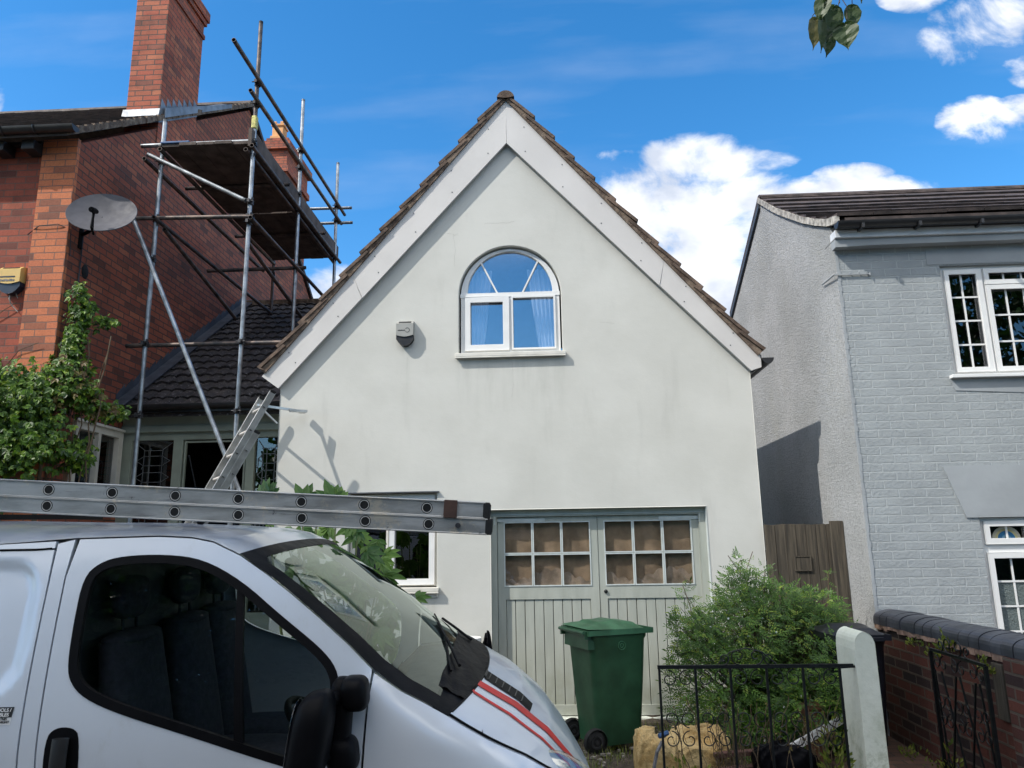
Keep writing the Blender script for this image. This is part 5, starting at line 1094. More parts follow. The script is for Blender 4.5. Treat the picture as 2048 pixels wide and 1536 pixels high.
# cab interior
b = mb(); b.box(-.64, -.60, -.74, .74, .3, 1.80); b.build('bulkhead', DASH, van)
b = mb(); b.box(-.6, 1.1, -.85, .85, .30, .36); b.build('cab_floor', DARKIN, van)
def seat(y0, y1):
    b = mb(); c = (y0+y1)/2; w = (y1-y0)/2
    b.grid(lambda u, v: V((-.42-.10*v+.085*cos(2*pi*u)*(1-.25*v), c+w*math.copysign(abs(sin(2*pi*u))**.5, sin(2*pi*u))*(1-.12*v*v), .82+.66*v)), 28, 10, True); b.ellipsoid((-.515, c, 1.48), (.08,0,0), (0,w*.87,0), (0,0,.03), 20, 8); b.build('seat_back', SEAT, van, smooth='all')
    b = mb(); b.ellipsoid((-.20, c, .80), (.30,0,0), (0,w,0), (0,0,.10), 24, 10, .6); b.build('seat_base', SEAT, van, smooth='all')
    b = mb(); b.ellipsoid((-.535, c, 1.64), (.05,0,0), (0,.13,0), (0,0,.09), 20, 12, .7); b.tube([(-.53, c-.06, 1.48), (-.535, c-.06, 1.6)], .007, 6); b.tube([(-.53, c+.06, 1.48), (-.535, c+.06, 1.6)], .007, 6); b.build('headrest', SEAT, van, smooth='all')
seat(-.72, -.22); seat(-.12, .32); seat(.34, .76)
b = mb(); b.prism([(.46,.5),(.46,1.10),(.58,1.20),(.78,1.22),(.97,1.16),(.97,.5)], 'Y', -.86, .86); b.ellipsoid((.56, -.45, 1.20), (.14,0,0), (0,.22,0), (0,0,.07), 16, 8); b.build('dashboard', DASH, van, bevel=.03)
b = mb(); cw = V((.30, -.45, 1.08)); aw = V((.62,0,.78)).normalized(); u1 = V((0,1,0)); u2 = aw.cross(u1)
b.tube([cw + u1*.19*cos(2*pi*i/32) + u2*.19*sin(2*pi*i/32) for i in range(33)], .016, 8); b.tube([cw-u1*.18, cw-aw*.03, cw+u1*.18], .018, 8); b.tube([cw-aw*.03, cw-u2*.18], .018, 8); b.tube([cw-aw*.05, cw-aw*.30], .03, 8); b.ellipsoid(cw-aw*.03, u1*.07, u2*.06, aw*.03, 14, 8); b.build('steering_wheel', TRIM, van, smooth='all')
# mirror: textured housing standing off the door plus its two-lobed base
mi = mb(); mi.ellipsoid((.400, -1.115, 1.225), (.068,0,.012), (0,.10,0), (.020,0,.155), 36, 24, .66); mh = mi.build('mirror_housing', TRIM, van, smooth='all')
mi = mb(); mi.ellipsoid((.340, -1.115, 1.225), (.005,0,0), (0,.08,0), (.017,0,.13), 20, 12, .7); mi.build('mirror_glass', WDARK, mh, smooth='all')
mi = mb(); mi.ellipsoid((.525, -1.00, 1.345), (.048,0,0), (0,.065,0), (-.004,0,.058), 28, 18, .62); mi.ellipsoid((.485, -1.00, 1.145), (.055,0,0), (0,.065,0), (-.006,0,.06), 28, 18, .62); mi.ellipsoid((.470, -.99, 1.25), (.042,0,0), (0,.05,0), (.008,0,.15), 22, 16, .6); mi.tube([(.40,-1.09,1.33),(.50,-1.0,1.34)], .028, 10); mi.tube([(.40,-1.09,1.15),(.47,-1.0,1.15)], .028, 10); mi.build('mirror_arm', TRIM, van, smooth='all')
# door handle
hb = smooth_loop([(-.572, 1.02), (-.575, 1.20), (-.548, 1.236), (-.485, 1.236), (-.455, 1.205), (-.450, 1.02), (-.47, .99), (-.55, .99)], 2)
hd = panel('door_handle', hb, [], TRIM, door_p, off=.004, depth=.012, res=.03)
b = mb(); b.grid(lambda u, v: V((-.512+.030*cos(2*pi*u), -(.965+.012*sin(2*pi*u)+.010*sin(pi*v)), 1.005+.20*v)), 14, 10, True); b.build('handle_grip', BLACKP, hd, smooth='all')
hb2 = smooth_loop([(-.76, 1.02), (-.765, 1.17), (-.74, 1.215), (-.715, 1.17), (-.718, 1.02)], 2); panel('slide_handle', [(x-.03, z) for x, z in hb2], [], TRIM, sl, off=.004, depth=.02, res=.03)
# sticker with its lettering
def side_mtx(x, z, off): 
    l = lat(x, z); tl = (lat(x, z+.03)-lat(x, z-.03))/.06; up_ = V((0, -tl, 1)).normalized(); xx = V((1,0,0)); nn_ = xx.cross(up_); mm = Matrix((xx, up_, nn_)).transposed().to_4x4(); mm.translation = V((x, -(l+off), z)); return mm
st_l, st_r, st_b, st_t = -.848, -.7035, 1.248, 1.306
sk = panel('sticker', [(st_l, st_b), (st_r-.006, st_b), (st_r, st_t), (st_l, st_t)], [], PAPERW, sl, off=.0015, depth=.001)
panel('sticker_band', [(st_l+.0, 1.273), (st_r-.003, 1.273), (st_r+.0005, st_t+.0005), (st_l, st_t+.0005)], [], INK, sk, off=.003, depth=.001)
text_mesh('NO TOOLS /', .0165, PAPERW, sk, 'lettering', side_mtx(-.757, 1.2915, .0045)); text_mesh('VALUABLES', .0165, PAPERW, sk, 'lettering', side_mtx(-.759, 1.2765, .0045))
text_mesh('ARE KEPT IN THIS', .0115, INK, sk, 'lettering', side_mtx(-.768, 1.2640, .0030)); text_mesh('VEHICLE OVERNIGHT', .0115, INK, sk, 'lettering', side_mtx(-.768, 1.2540, .0030))
# wheels (only a hint can ever be seen)
for x in (1.0-.02, -2.3):
    for y in (-.83, .83):
        b = mb(); b.grid(lambda u, v: V((x+.32*cos(2*pi*u)*(1-.06*abs(2*v-1)**4), y+.1*(2*v-1), .32+.32*sin(2*pi*u)*(1-.06*abs(2*v-1)**4))), 32, 8, True); b.ellipsoid((x, y, .32), (.3,0,0), (0,.07,0), (0,0,.3), 24, 6); tw = b.build('wheel', RUBBER, van, smooth=True)
b = mb(); b.tube([(-.44, 0, 1.94), (-.455, 0, 2.05), (-.512, 0, 2.27)], [.004, .003, .0025], 6); b.ellipsoid((-.438, 0, 1.945), (.02,0,0), (0,.02,0), (0,0,.012), 12, 8); b.ellipsoid((-.514,0,2.274), (.006,0,0), (0,.006,0), (0,0,.006), 8, 6); b.build('aerial', TRIM, van)
for x in (-1.35, -2.5):
    b = mb(); b.bar((x, -.80, 1.985), (x, .80, 1.985), .04, .025); b.bar((x, -.78, 1.88), (x, -.78, 1.975), .05, .03); b.bar((x, .78, 1.88), (x, .78, 1.975), .05, .03); b.build('roof_bar', TRIM, van)
van.matrix_world = MV; van.matrix_basis = MV
# roof ladder, same frame
zl = lambda x: 2.020 - .0625*x
def lp(x, dz=0): return V((x, -.72, zl(x)+dz))
d = (lp(1)-lp(-3)).normalized(); upl = V((.0625, 0, 1)).normalized(); side_v = V((0, .42, 0))
s0 = lp(-3.1, -.002); L = 1.0
top_a, top_e = lp(-3.1, .018), lp(.985, .018); bot_a, bot_e = lp(-3.1, -.0465), lp(.993, -.0465)
def pos(xs_, a): return [(x-a.x)/d.x for x in xs_]
rl = make_ladder('roof_ladder', 'long scuffed aluminium double ladder carried flat on the van roof', 'ladder', None,
    [(top_a, top_e, side_v*1.0, upl, pos([.749-.254*i for i in range(15)], top_a), .012, .0325), (bot_a, bot_e, side_v*1.0, upl, pos([.756-.2555*i for i in range(15)], bot_a), .012, .0315)], .0200, WORNALU)
b = mb(); c = lp(.845, .018); b.obox(c-V((0,.004,0)), d*.027, V((0,.013,0)), upl*.036); b.obox(c+V((0,.004,.0)), d*.055, V((0,.004,0)), upl*.003+V((0,0,0))); b.build('strap', STRAP, rl, bevel=.004)
b = mb(); c = lp(.875, -.0465); b.tube([c-V((0,.016,0)), c], .011, 10); b.build('bolt', COUP, rl)
rl.matrix_basis = MV

# ------------------------------------------------------------------ wheelie bins
def wheelie(name, label, loc, rz, w, dpt, h, mb_body, mb_lid, group=None):
    t = thing(name, label, 'wheelie bin', group)
    def sect(z, hw, hd, r=.06, n=6):
        o = []
        for (sx_, sy_, a0) in ((1,1,0),(-1,1,pi/2),(-1,-1,pi),(1,-1,3*pi/2)):
            for i in range(n): a = a0+pi/2*i/(n-1); o.append((sx_*(hw-r)+r*cos(a), sy_*(hd-r)+r*sin(a), z))
        return o
    rings = [sect(.05, w*.36, dpt*.33), sect(.09, w*.385, dpt*.36), sect(h*.55, w*.43, dpt*.42), sect(h*.86, w*.455, dpt*.455), sect(h*.885, w*.475, dpt*.475), sect(h*.93, w*.48, dpt*.48)]
    rings[0] = [(x, y+.02, z) for x, y, z in rings[0]]
    b = mb(); n = len(rings[0]); vs = [v for r_ in rings for v in r_]; fs = [(k_*n+i, k_*n+(i+1)%n, (k_+1)*n+(i+1)%n, (k_+1)*n+i) for k_ in range(len(rings)-1) for i in range(n)]; fs.append(list(range(n))[::-1]); b.add(vs, fs)
    b.box(-w*.44, w*.44, dpt*.40, dpt*.50, h*.80, h*.92)
    body = b.build('body', mb_body, t, smooth=True)
    b = mb()
    for x in (-w*.44, w*.44): b.box(x-.012, x+.012, dpt*.455, dpt*.56, h*.885, h*.945)
    b.tube([(-w*.46, dpt*.57, h*.935), (w*.46, dpt*.57, h*.935)], .014, 10); b.build('handle_bar', mb_body, t)
    # lid: shallow dome with two raised hand-grips and a rear hinge
    b = mb(); lh = h*.94
    def lid(u, v):
        x = (u-.5)*w*1.03; y = (v-.5)*dpt*1.06-.005; e = max(abs(2*u-1), abs(2*v-1)); z = lh + .012 + .038*(1-e**3.0) + .022*(v-.5) + .012*exp(-((v-.5)/.09)**2)*(1-e**6)
        if 1: z += .016*(1/(1+exp(-(abs(2*u-1)*-1+.62)*22)))*(1 if .18 < v < .80 else 0)
        return (x, y, z-.03*max(0, (.2-v))/.2)
    b.grid(lid, 26, 26); o_ = w*.515; q = dpt*.53
    loop = [(-o_, -q-.005), (o_, -q-.005), (o_, q-.005), (-o_, q-.005)]
    b.prism(loop, 'Z', lh-.028, lh+.012, [[(-o_+.008, -q+.005), (o_-.008, -q+.005), (o_-.008, q-.015), (-o_+.008, q-.015)]]); b.box(-w*.36, -w*.10, -q-.035, -q-.006, lh-.030, lh-.004); b.box(w*.10, w*.36, -q-.035, -q-.006, lh-.030, lh-.004)
    ld = b.build('lid', mb_lid, t, smooth=True, bevel=.004)
    for x in (-w*.41, w*.41):
        b = mb(); y = dpt*.42; b.grid(lambda u, v: V((x+.028*(2*v-1), y+.098*cos(2*pi*u)*(1-.08*abs(2*v-1)**3), .098+.098*sin(2*pi*u)*(1-.08*abs(2*v-1)**3))), 28, 6, True); b.ellipsoid((x, y, .098), (.024,0,0), (0,.088,0), (0,0,.088), 18, 8); wl = b.build('wheel', RUBBER, t, smooth=True)
        b = mb(); b.ring((x-.032, y, .098), (x+.032, y, .098), .05, .035, 16); b.tube([(x-.031, y, .098), (x+.031, y, .098)], .015, 10); b.build('hub', COUP, wl)
    t.location = loc; t.rotation_euler = (R(0), 0, rz); return t, body
gb, gbody = wheelie('wheelie_bin', 'green wheelie bin with closed lid standing in front of the garage doors', (.435, 6.60, G0), R(114), .50, .56, .975, GREENP, GREENL)
b = mb(); b.ring((-.2205, -.02, .80), (-.232, -.02, .80), .036, .030, 24); b.ring((-.2205,-.02,.80),(-.231,-.02,.80),.018,.012,16); b.build('round_emblem', GREENL, gb, smooth=True)
bb_, _ = wheelie('wheelie_bin', 'black wheelie bin tucked behind the white gatepost beside the garden wall', (2.29, 6.25, .10), R(3), .42, .46, .93, BINBLK, BINBLK)

# ------------------------------------------------------------------ gatepost, railing, gates, garden wall
gp = thing('gatepost', 'white painted concrete gatepost with a rounded top', 'gatepost'); b = mb()
def gpf(u, v):
    a = 2*pi*u; e = .17; x = math.copysign(abs(cos(a))**e, cos(a)); y = math.copysign(abs(sin(a))**e, sin(a)); z = 1.13*v; t_ = max(0, (v-.86)/.14); s_ = sqrt(max(0, 1-t_**2.2))
    return V((1.925+.058*x*(.35+.65*s_)*(1.10-.10*v), 5.13+.16*y*(.15+.85*s_)*(1.05-.05*v), z))
gpp = [(1.862,-.1),(1.992,-.1),(1.985,1.02)] + [(1.923+.062*cos(pi*j/12), 1.045+.082*sin(pi*j/12)) for j in range(13)] + [(1.858,1.02)]
b.prism(gpp, 'Y', 4.99, 5.30); b.build('post', GPOST, gp, bevel=.014); base_at(gp, (1.905, 5.13, 0))
def spiral(b, c, r, turns, a0, axis, rad=.0045, sgn=1, n=26):
    c = V(c); pts = []
    for i in range(n+1):
        t_ = i/n; a = a0+sgn*turns*2*pi*t_; rr_ = r*(1-.72*t_); o = (rr_*cos(a), rr_*sin(a)); pts.append(c + (V((o[0], 0, o[1])) if axis == 'Y' else V((0, o[0], o[1]))))
    b.tube(pts, rad, 5)
rl_ = thing('iron_railing', 'low black iron railing panel with scrollwork in front of the ferny shrub', 'railing'); YR = 5.02
b = mb(); b.bar((.645, YR, .925), (1.85, YR, .925), .016, .022, (0,0,1)); b.build('top_rail', IRON, rl_)
b = mb(); b.bar((.645, YR, .17), (1.85, YR, .17), .016, .022); b.build('bottom_rail', IRON, rl_)
xs_r = [.655, .878, 1.095, 1.318, 1.54, 1.765]
for i, x in enumerate(xs_r): b = mb(); b.bar((x, YR, .05 if i in (0, 5) else .18), (x, YR, .914), .014, .014, (0,1,0)); b.build('upright', IRON, rl_)
for i in range(5):
    x0, x1 = xs_r[i], xs_r[i+1]; q = (x1-x0)/4
    for z, s_ in ((.855, 1), (.62, -1), (.50, 1), (.26, -1)):
        b = mb(); spiral(b, (x0+q, YR, z), q*.92, 1.1, pi/2*s_, 'Y', .0038, -s_); spiral(b, (x1-q, YR, z), q*.92, 1.1, pi/2*s_, 'Y', .0038, s_); b.build('scroll', IRON, rl_)
b = mb()
for (x, r_, sg) in ((1.06, .035, 1), (1.15, .05, -1), (1.26, .05, 1), (1.34, .035, -1)): spiral(b, (x, YR, .936+r_), r_, 1.1, -pi/2, 'Y', .004, sg)
b.tube([(1.02, YR, .94), (1.10, YR, 1.01), (1.20, YR, 1.035), (1.30, YR, 1.01), (1.38, YR, .94)], .004, 5); b.build('crest_scroll', IRON, rl_)
b = mb(); b.bar((1.765, YR, .915), (1.86, YR, .92), .02, .012); b.build('fixing_lug', IRON, rl_); base_at(rl_, (1.2, YR, .08))
ig = thing('iron_gate', 'black wrought-iron garden gate standing open against the brick wall', 'gate'); XG = 2.60; ya, yb = 4.93, 5.60; zt = .93
b = mb(); b.bar((XG, ya, zt), (XG, yb, zt+.01), .016, .018); b.bar((XG, ya, .13), (XG, yb, .13), .016, .018); b.bar((XG, ya, .13), (XG, ya, zt), .02, .02, (0,1,0)); b.bar((XG, yb, .13), (XG, yb, zt), .02, .02, (0,1,0)); b.build('gate_frame', IRON, ig)
for (y0, y1) in ((.13,.33),(.33,.13),(.36,.56),(.56,.36),(.02,.10),(.60,.65)): b = mb(); b.bar((XG+(.004 if y0 < y1 else -.004), ya+y0, .14), (XG+(.004 if y0 < y1 else -.004), ya+y1, zt-.12), .010, .010, (0,1,0)); b.build('diagonal_bar', IRON, ig)
for i in range(3):
    for (z, s_) in ((zt-.065, 1), (.62, -1), (.50, 1), (.22, -1)):
        b = mb(); yc = ya+.11+i*.223; spiral(b, (XG, yc-.045, z), .048, 1.1, pi/2*s_, 'X', .004, -s_); spiral(b, (XG, yc+.05, z), .048, 1.1, pi/2*s_, 'X', .004, s_); b.build('scroll', IRON, ig)
b = mb(); 
for (y, r_, sg) in ((.20, .04, 1), (.31, .055, -1), (.43, .055, 1), (.53, .04, -1)): spiral(b, (XG, ya+y, zt+.01+r_), r_, 1.1, -pi/2, 'X', .005, sg)
b.build('crest_scroll', IRON, ig); base_at(ig, (XG, ya, .1))
gw = thing('garden_wall', 'low dark red brick garden wall with rounded blue-black coping', 'wall')
b = mb(); b.prism([(2.741,-.1),(2.98,-.1),(2.98,.985),(2.741,.985)], 'Y', 4.93, 6.795); b.build('brickwork', WALLB, gw, bevel=.006)
b = mb(); b.box(2.70, 3.25, 4.70, 4.929, -.1, .985); b.build('pier', WALLB, gw, bevel=.01)
rgw = random.Random(12); n = 17; y0 = 4.70; wd_ = (6.80-4.70)/n
for i in range(n):
    b = mb(); ya_, yb_ = y0+i*wd_+.005, y0+(i+1)*wd_-.005; dz = rgw.uniform(-.003, .004); dx = rgw.uniform(-.004, .004)
    pf = [(2.715+dx, .988), (2.715+dx, 1.03)] + [(2.865+dx-.15*cos(pi*j/14), 1.03+dz+.075*sin(pi*j/14)**.8) for j in range(1, 14)] + [(3.015+dx, 1.03), (3.015+dx, .988)]
    b.prism(pf, 'Y', ya_, yb_); b.build('coping_brick', BLUECOP, gw, bevel=.006)
b = mb(); b.prism([(2.73, .986), (2.73, 1.025)] + [(2.865-.14*cos(pi*j/10), 1.025+.068*sin(pi*j/10)) for j in range(11)] + [(3.0, .986)], 'Y', 4.71, 6.79); b.build('mortar', VERGE, gw)
b = mb(); 
for i in range(30): y = 4.95+i*.062; b.box(2.722+rgw.uniform(-.008,.004), 2.745, y, y+.0615, .955+rgw.uniform(-.012,.01), .9865)
b.build('mortar_fillet', simple('pink_mortar', (.30,.19,.14), .95, var=.4, vs=15), gw)
b = mb(); b.box(2.712, 2.7405, 4.96, 5.08, .60, .93); b.build('timber_block', FENCEW, gw, bevel=.004)
base_at(gw, (2.85, 5.8, 0))
weed('fern', 'small fern sprouting from the garden wall under the coping', 2.70, 5.55, .93, .04, .07, .16, 45, .07)
weed('weeds', 'bright yellow-green tuft growing on the garden wall above the iron gate', 2.69, 5.12, .86, .03, .09, .10, 60, .035)
weed('weeds', 'small green tuft growing on the garden wall near the far end', 2.70, 6.05, .90, .03, .10, .07, 45, .03); weed('weeds', 'green tuft in the wall joint left of the fern', 2.70, 5.80, .86, .03, .08, .07, 40, .03)
wg = thing('wooden_gate', 'tall weathered brown board gate between the white and grey houses', 'gate'); rgg = random.Random(14)
x = 2.025; i = 0
while x < 2.70:
    b = mb(); w_ = .094; b.prism([(x, .12), (x+w_-.005, .12), (x+w_-.005, 1.835+rgg.uniform(-.006,.006)), (x, 1.835+rgg.uniform(-.006,.006))], 'Y', 7.355+rgg.uniform(-.004,.004), 7.38); b.build('board', FENCEW, wg, bevel=.002); x += w_+.001; i += 1
b = mb(); b.box(2.62, 2.735, 7.30, 7.345, .1, 1.86); b.build('gate_stop', FENCEW, wg, bevel=.004); b = mb(); b.box(2.03, 2.73, 7.385, 7.42, .4, .5); b.box(2.03, 2.73, 7.385, 7.42, 1.5, 1.6); b.build('ledge', FENCEW, wg)
b = mb(); b.prism([(2.270,1.405),(2.425,1.405),(2.425,1.545),(2.270,1.545)], 'Y', 7.342, 7.3525, [[(2.282,1.417),(2.413,1.417),(2.413,1.533),(2.282,1.533)]]); b.box(2.282,2.413,7.3475,7.3525,1.417,1.533); b.build('hatch_frame', FENCEW, wg, bevel=.003); base_at(wg, (2.38, 7.37, .1))

# ------------------------------------------------------------------ things lying in the garden
sk_ = thing('rubble_sack', 'crumpled yellow woven sack with a blue strap lying by the green bin', 'sack'); rgk = random.Random(4)
def lump(b, c, a, bb, h, nu=34, nv=20, e=.55, amp=.03, seed=0):
    r_ = random.Random(seed); ph = [r_.uniform(0, 6) for _ in range(8)]
    def f(u, v):
        x = cos(2*pi*u); y = sin(2*pi*u); s_ = abs(sin(pi*v))**e; x = math.copysign(abs(x)**.55, x); y = math.copysign(abs(y)**.55, y); z = math.copysign(abs(cos(pi*v))**.6, cos(pi*v))
        k_ = 1+amp*(sin(5*2*pi*u+ph[0]+4*v)+sin(9*2*pi*u+ph[1]-7*v)*.7+sin(11*v+ph[2])*.8+sin(17*v+13*u*6.28+ph[3])*.5)
        return V((c[0]+a*x*s_*k_, c[1]+bb*y*s_*k_, c[2]+h*z*(1+amp*2*sin(3*6.28*u+ph[4])+amp*2*sin(6.28*u*7+ph[5]))))
    b.grid(f, nu, nv, True)
b = mb()
def rag(b, c, a, bb, h, seed, nu=110, nv=60):
    r_ = random.Random(seed); ph = [r_.uniform(0, 6) for _ in range(12)]
    def fold(u, v): return .012*abs(sin(2*pi*u*2+ph[0]+3*v))+.011*abs(sin(2*pi*u*4-7*v+ph[1]))+.008*abs(sin(2*pi*u*7+13*v+ph[2]))+.004*abs(sin(2*pi*u*13-23*v+ph[3]))
    def f(u, v):
        x, y = cos(2*pi*u), sin(2*pi*u); s_ = abs(sin(pi*v))**.42; x = math.copysign(abs(x)**.5, x); y = math.copysign(abs(y)**.5, y); z = math.copysign(abs(cos(pi*v))**.55, cos(pi*v)); d_ = fold(u, v)
        return V((c[0]+(a-d_)*x*s_, c[1]+(bb-d_)*y*s_, c[2]+h*z*(1+.25*sin(2*pi*u+ph[4])*(1 if z > 0 else 0))-d_*1.2*max(0, z)))
    b.grid(f, nu, nv, True)
rag(b, (.68, 5.62, .22), .165, .20, .19, 5); rag(b, (.98, 5.70, .26), .24, .20, .15, 8); b.build('bag', SACK, sk_, smooth='all')
b = mb(); b.tube([(.70, 5.40, .40), (.66, 5.385, .34), (.63, 5.39, .22), (.60, 5.39, .10)], [.012,.012,.012,.012], 5); b.build('webbing', GREYB, sk_)
b = mb(); b.tube([(.68, 5.41, .43), (.745, 5.44, .445)], .016, 6); b.build('strap', BLUEB, sk_)
for o in COL.objects:
    pass
base_at(sk_, (.8, 5.65, .08))
bs = thing('black_sack', 'shiny black refuse sack among stems at the foot of the railing', 'sack'); b = mb(); rag(b, (1.50, 5.42, .20), .23, .16, .18, 3); b.build('bag', POLYB, bs, smooth='all'); base_at(bs, (1.5, 5.42, .08))
bs = thing('black_sack', 'narrow black plastic sheet bunched against the left side of the garage frame', 'sack'); b = mb(); lump(b, (-.625, 7.30, .42), .05, .05, .36, 30, 30, .5, .10, 6); b.build('bag', POLYB, bs, smooth='all'); base_at(bs, (-.62, 7.3, .08))
pt_ = thing('white_pot', 'white round pot behind the van bonnet against the white wall', 'pot'); b = mb(); b.grid(lambda u, v: V((-.80+(.10+.02*v)*cos(2*pi*u), 7.20+(.10+.02*v)*sin(2*pi*u), .08+.76*v)), 28, 6, True); b.ring((-.80,7.20,.805),(-.80,7.20,.86),.135,.11,28); b.build('pot_body', UPVC, pt_, smooth=True); base_at(pt_, (-.8, 7.2, .08))
tb_ = thing('white_trim_board', 'white plastic trim board leaning in the shrub behind the black sack', 'board'); b = mb(); b.bar((1.70, 5.98, .21), (2.16, 6.02, .43), .03, .055); b.build('board', UPVC, tb_, bevel=.004); base_at(tb_, (1.7, 5.98, .2))
ft = thing('plastic_trim', 'pale green plastic trim lying on the soil at the garage threshold', 'trim'); b = mb(); b.bar((-.15, 7.05, .10), (.42, 7.12, .10), .05, .012); b.bar((-.1, 6.97, .115), (.32, 7.02, .105), .02, .015); b.build('strip', SAGEL, ft, bevel=.003); base_at(ft, (.1, 7.05, .1))
tp_ = thing('terracotta_pot', 'square terracotta pot half hidden in the shrub beside the white gatepost', 'pot'); b = mb(); b.prism([(1.86,.28),(1.99,.28),(2.01,.45),(1.85,.45)], 'Y', 6.1, 6.24); b.prism([(1.845,.451),(2.015,.451),(2.015,.475),(1.845,.475)], 'Y', 6.09, 6.25); b.box(1.88,1.97,6.12,6.22,.08,.279); b.build('pot_body', TERRA, tp_, bevel=.006); base_at(tp_, (1.95, 6.2, .1))
pk = thing('timber_offcuts', 'old brown timber lengths lying under the stems behind the railing', 'timber'); 
for (p0, p1, h_) in (((.98,5.40,.20),(1.50,5.48,.23),.05), ((1.0,5.34,.12),(1.48,5.36,.15),.05), ((1.05,5.5,.29),(1.45,5.56,.30),.03)): b = mb(); b.bar(p0, p1, .06, h_); b.build('plank', simple('red_brown_timber', (.10,.045,.035), .8, var=.4), pk, bevel=.004)
base_at(pk, (1.2, 5.4, .1))

# ------------------------------------------------------------------ overhanging tip of the street tree, planting across the road (seen in reflections), and a tree added to shade the van
def broad(b, p, d, n, L, W, curl, r):
    p, d, n = V(p), V(d).normalized(), V(n).normalized(); s_ = d.cross(n).normalized(); n = s_.cross(d); prof = [(0,.04),(.06,.55),(.16,.86),(.30,1.0),(.45,.98),(.58,.86),(.70,.66),(.80,.42),(.88,.20),(.94,.07),(1,.008)]; vs = []; jj = random.Random(int(r*999))
    for i, (t_, w) in enumerate(prof):
        c = p + d*L*t_ - n*curl*L*(t_**2); tt = 1+jj.uniform(-.05,.05)
        for q in (-1, -.5, 0, .5, 1): vs.append(c + s_*W*w*.5*q*tt + n*W*(.10*abs(q)**1.3 - .02*sin(t_*25+q*3)))
    b.rnd = r; b.add(vs, [(i*5+j, i*5+j+1, (i+1)*5+j+1, (i+1)*5+j) for i in range(len(prof)-1) for j in range(4)])
st_ = thing('street_tree', 'street tree whose broad green leaf tips hang in at the top right', 'tree')
b = mb()
LV = [((1.105,2.5,3.64),(-.25,0,-1),.150,.085,.80),((1.06,2.46,3.66),(-.30,.05,-1),.115,.062,.35),((1.075,2.52,3.56),(-.05,0,-1),.115,.075,.15),((1.125,2.48,3.55),(.02,0,-1),.108,.088,.45),((1.17,2.5,3.64),(-.1,0,-1),.105,.062,.3),((1.03,2.5,3.595),(-.14,-.1,-1),.140,.058,.95),((1.04,2.47,3.58),(.0,.1,-1),.14,.04,.6),((1.17,2.45,3.70),(.2,0,-1),.09,.05,.2),((1.08,2.45,3.70),(-.3,0,-.9),.10,.06,.5)]
for (p, d, L, W, r) in LV: broad(b, p, d, (random.uniform(-.5,.5), -1, .25), L, W, .12, r)
b.build('hanging_leaves', HANGL, st_)
b = mb(); b.tube([(1.125,2.5,3.65),(1.13,2.5,3.80),(1.2,2.3,4.1),(1.4,1.2,4.9),(2.0,-.8,5.6),(3.1,-2.3,5.6),(4.1,-3.2,4.6)], [.002,.003,.006,.02,.05,.08,.11], 8)
for (a, c) in (((1.13,2.5,3.74),(1.06,2.46,3.66)),((1.13,2.5,3.68),(1.085,2.52,3.575)),((1.13,2.5,3.68),(1.135,2.48,3.565)),((1.14,2.45,3.8),(1.17,2.5,3.64)),((1.13,2.5,3.76),(1.02,2.5,3.60))): b.tube([a, (V(a)+V(c))/2+V((.012,0,.006)), c], .0016, 5)
b.tube([(4.2,-3.4,-.16),(4.2,-3.4,1.5),(4.1,-3.3,3.4),(4.3,-3.2,5.5),(4.5,-3.0,7.2)], [.30,.22,.19,.14,.06], 12)
for i in range(16): a = i*2.4; b.tube([(4.1,-3.25,3.6+i*.18),(4.2+1.2*cos(a),-3.2+1.0*sin(a),5.2+i*.12),(4.3+2.3*cos(a),-3.2+1.7*sin(a),6.0+i*.14)], [.08,.05,.015], 6)
b.build('trunk', BARK, st_)
rgt = random.Random(50)
def crown(name, parent, blobs, n, L, mat):
    b = mb()
    for i in range(n):
        cx, cy, cz, a, c, h = rgt.choice(blobs); v = rv(rgt)*rgt.uniform(.4, 1)**.5; p = V((cx+v.x*a, cy+v.y*c, cz+v.z*h)); leaf(b, p, rv(rgt), (rv(rgt)+V((0,0,.8))), L*rgt.uniform(.7,1.2), L*.6, 2)
    return b.build(name, mat, parent)
crown('crown', st_, [(3.2,-2.6,6.8,2.0,1.6,1.3),(5.6,-3.0,7.2,2.0,1.8,1.5),(4.0,-4.6,7.6,2.0,1.6,1.5),(6.8,-4.0,6.6,1.8,1.6,1.2),(2.2,-1.2,6.2,1.2,.9,.8)], 7000, .22, TREEL)
base_at(st_, (4.2, -3.4, -.16))
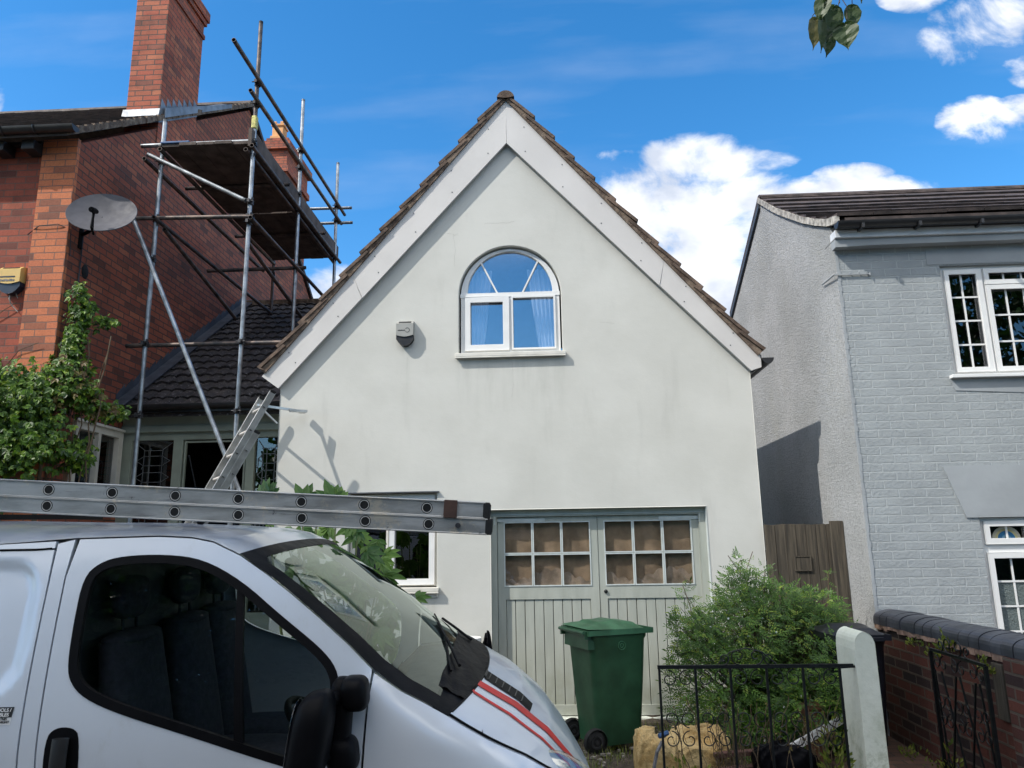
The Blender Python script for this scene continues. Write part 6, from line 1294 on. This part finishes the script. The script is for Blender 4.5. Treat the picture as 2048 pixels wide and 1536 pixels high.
for (x, y, hh, r_, lab, nn) in ((12.5,-8.5,10.5,3.6,'dark leafy tree across the road reflected in the upper grey house window',5200),(6.5,-10,7.5,2.8,'smaller rounded tree across the road reflected in the lower grey house window',3000),(-6.5,-9.5,7.8,3.4,'broad tree across the road reflected in the side window of the van',11000),(-1.5,-9.8,7.2,3.0,'leafy tree across the road reflected in the garage door panes',9000)):
    t = thing('garden_tree', lab, 'tree'); b = mb(); b.tube([(x,y,-.16),(x+.1,y,hh*.3),(x,y+.1,hh*.6),(x,y,hh*.85)], [.3,.24,.15,.04], 10)
    for i in range(9): a = i*2.4; b.tube([(x,y,hh*(.3+.05*i)),(x+r_*.45*cos(a),y+r_*.45*sin(a),hh*(.4+.05*i)),(x+r_*.85*cos(a),y+r_*.85*sin(a),hh*(.46+.05*i))], [.08,.05,.01], 6)
    b.build('trunk', BARK, t); crown('crown', t, [(x,y,hh*.66,r_,r_,hh*.30),(x+r_*.4,y,hh*.5,r_*.7,r_*.7,hh*.2),(x-r_*.4,y+.3,hh*.52,r_*.7,r_*.7,hh*.2),(x,y,hh*.85,r_*.6,r_*.6,hh*.16)], nn, .34, TREEL); base_at(t, (x, y, -.16))
t = thing('shade_tree', 'unseen tall dense tree added left of the camera to shade the van and front garden', 'tree'); b = mb(); b.tube([(-9,-1.6,-.16),(-9,-1.5,3),(-8.6,-1.3,7),(-8.6,-1.2,11)], [.42,.34,.22,.06], 12)  # unseen tree, added so its crown keeps the sun off the van and garden
for i in range(14): a = i*2.4; b.tube([(-8.9,-1.4,3.4+i*.5),(-8.7+1.6*cos(a),-1.3+.8*sin(a),5.0+i*.5),(-8.4+3.2*cos(a),-1.3+1.5*sin(a),6.0+i*.5)], [.12,.07,.02], 6)
b.build('trunk', BARK, t); crown('crown', t, [(-5.4,-.9,6.6,1.5,1.1,1.5),(-6.8,-1.0,7.6,1.7,1.3,1.8),(-8.4,-1.0,8.8,1.8,1.4,2.0),(-9.6,-.9,10.2,1.8,1.3,2.0),(-10.6,-1.0,11.6,1.5,1.2,1.7),(-8.2,-1.2,11.2,1.6,1.2,1.6),(-7.2,-1.2,9.6,1.5,1.2,1.6),(-10.4,-1.2,8.4,1.6,1.3,1.6),(-8.6,-1.0,13.3,1.6,1.2,1.5),(-10.4,-1.0,13.6,1.6,1.2,1.5),(-7.2,-1.0,12.0,1.2,1.1,1.3)], 16000, .36, TREEL); base_at(t, (-9, -1.6, -.16))
hd_ = thing('hedge', 'long clipped garden hedge across the road facing the houses', 'hedge'); b = mb(); b.grid(lambda u, v: (-22+46*u, -6.6+.16*sin(u*90)+.25*(abs(2*v-1)**3)*-1, -.16+2.75*v), 80, 8); b.box(-22, 24, -8.0, -6.95, -.16, 2.5); b.build('clipped_mass', simple('hedge_core', (.018,.035,.012), .9, var=.6, vs=6), hd_)
b = mb()
for i in range(7000): p = V((rgt.uniform(-22,24), -6.55+rgt.uniform(-.25,.1), rgt.uniform(-.1,2.75))); leaf(b, p, rv(rgt), V((0,1,.4))+rv(rgt)*.6, .16, .09, 2)
b.build('foliage', TREEL, hd_); base_at(hd_, (0, -7, -.16))
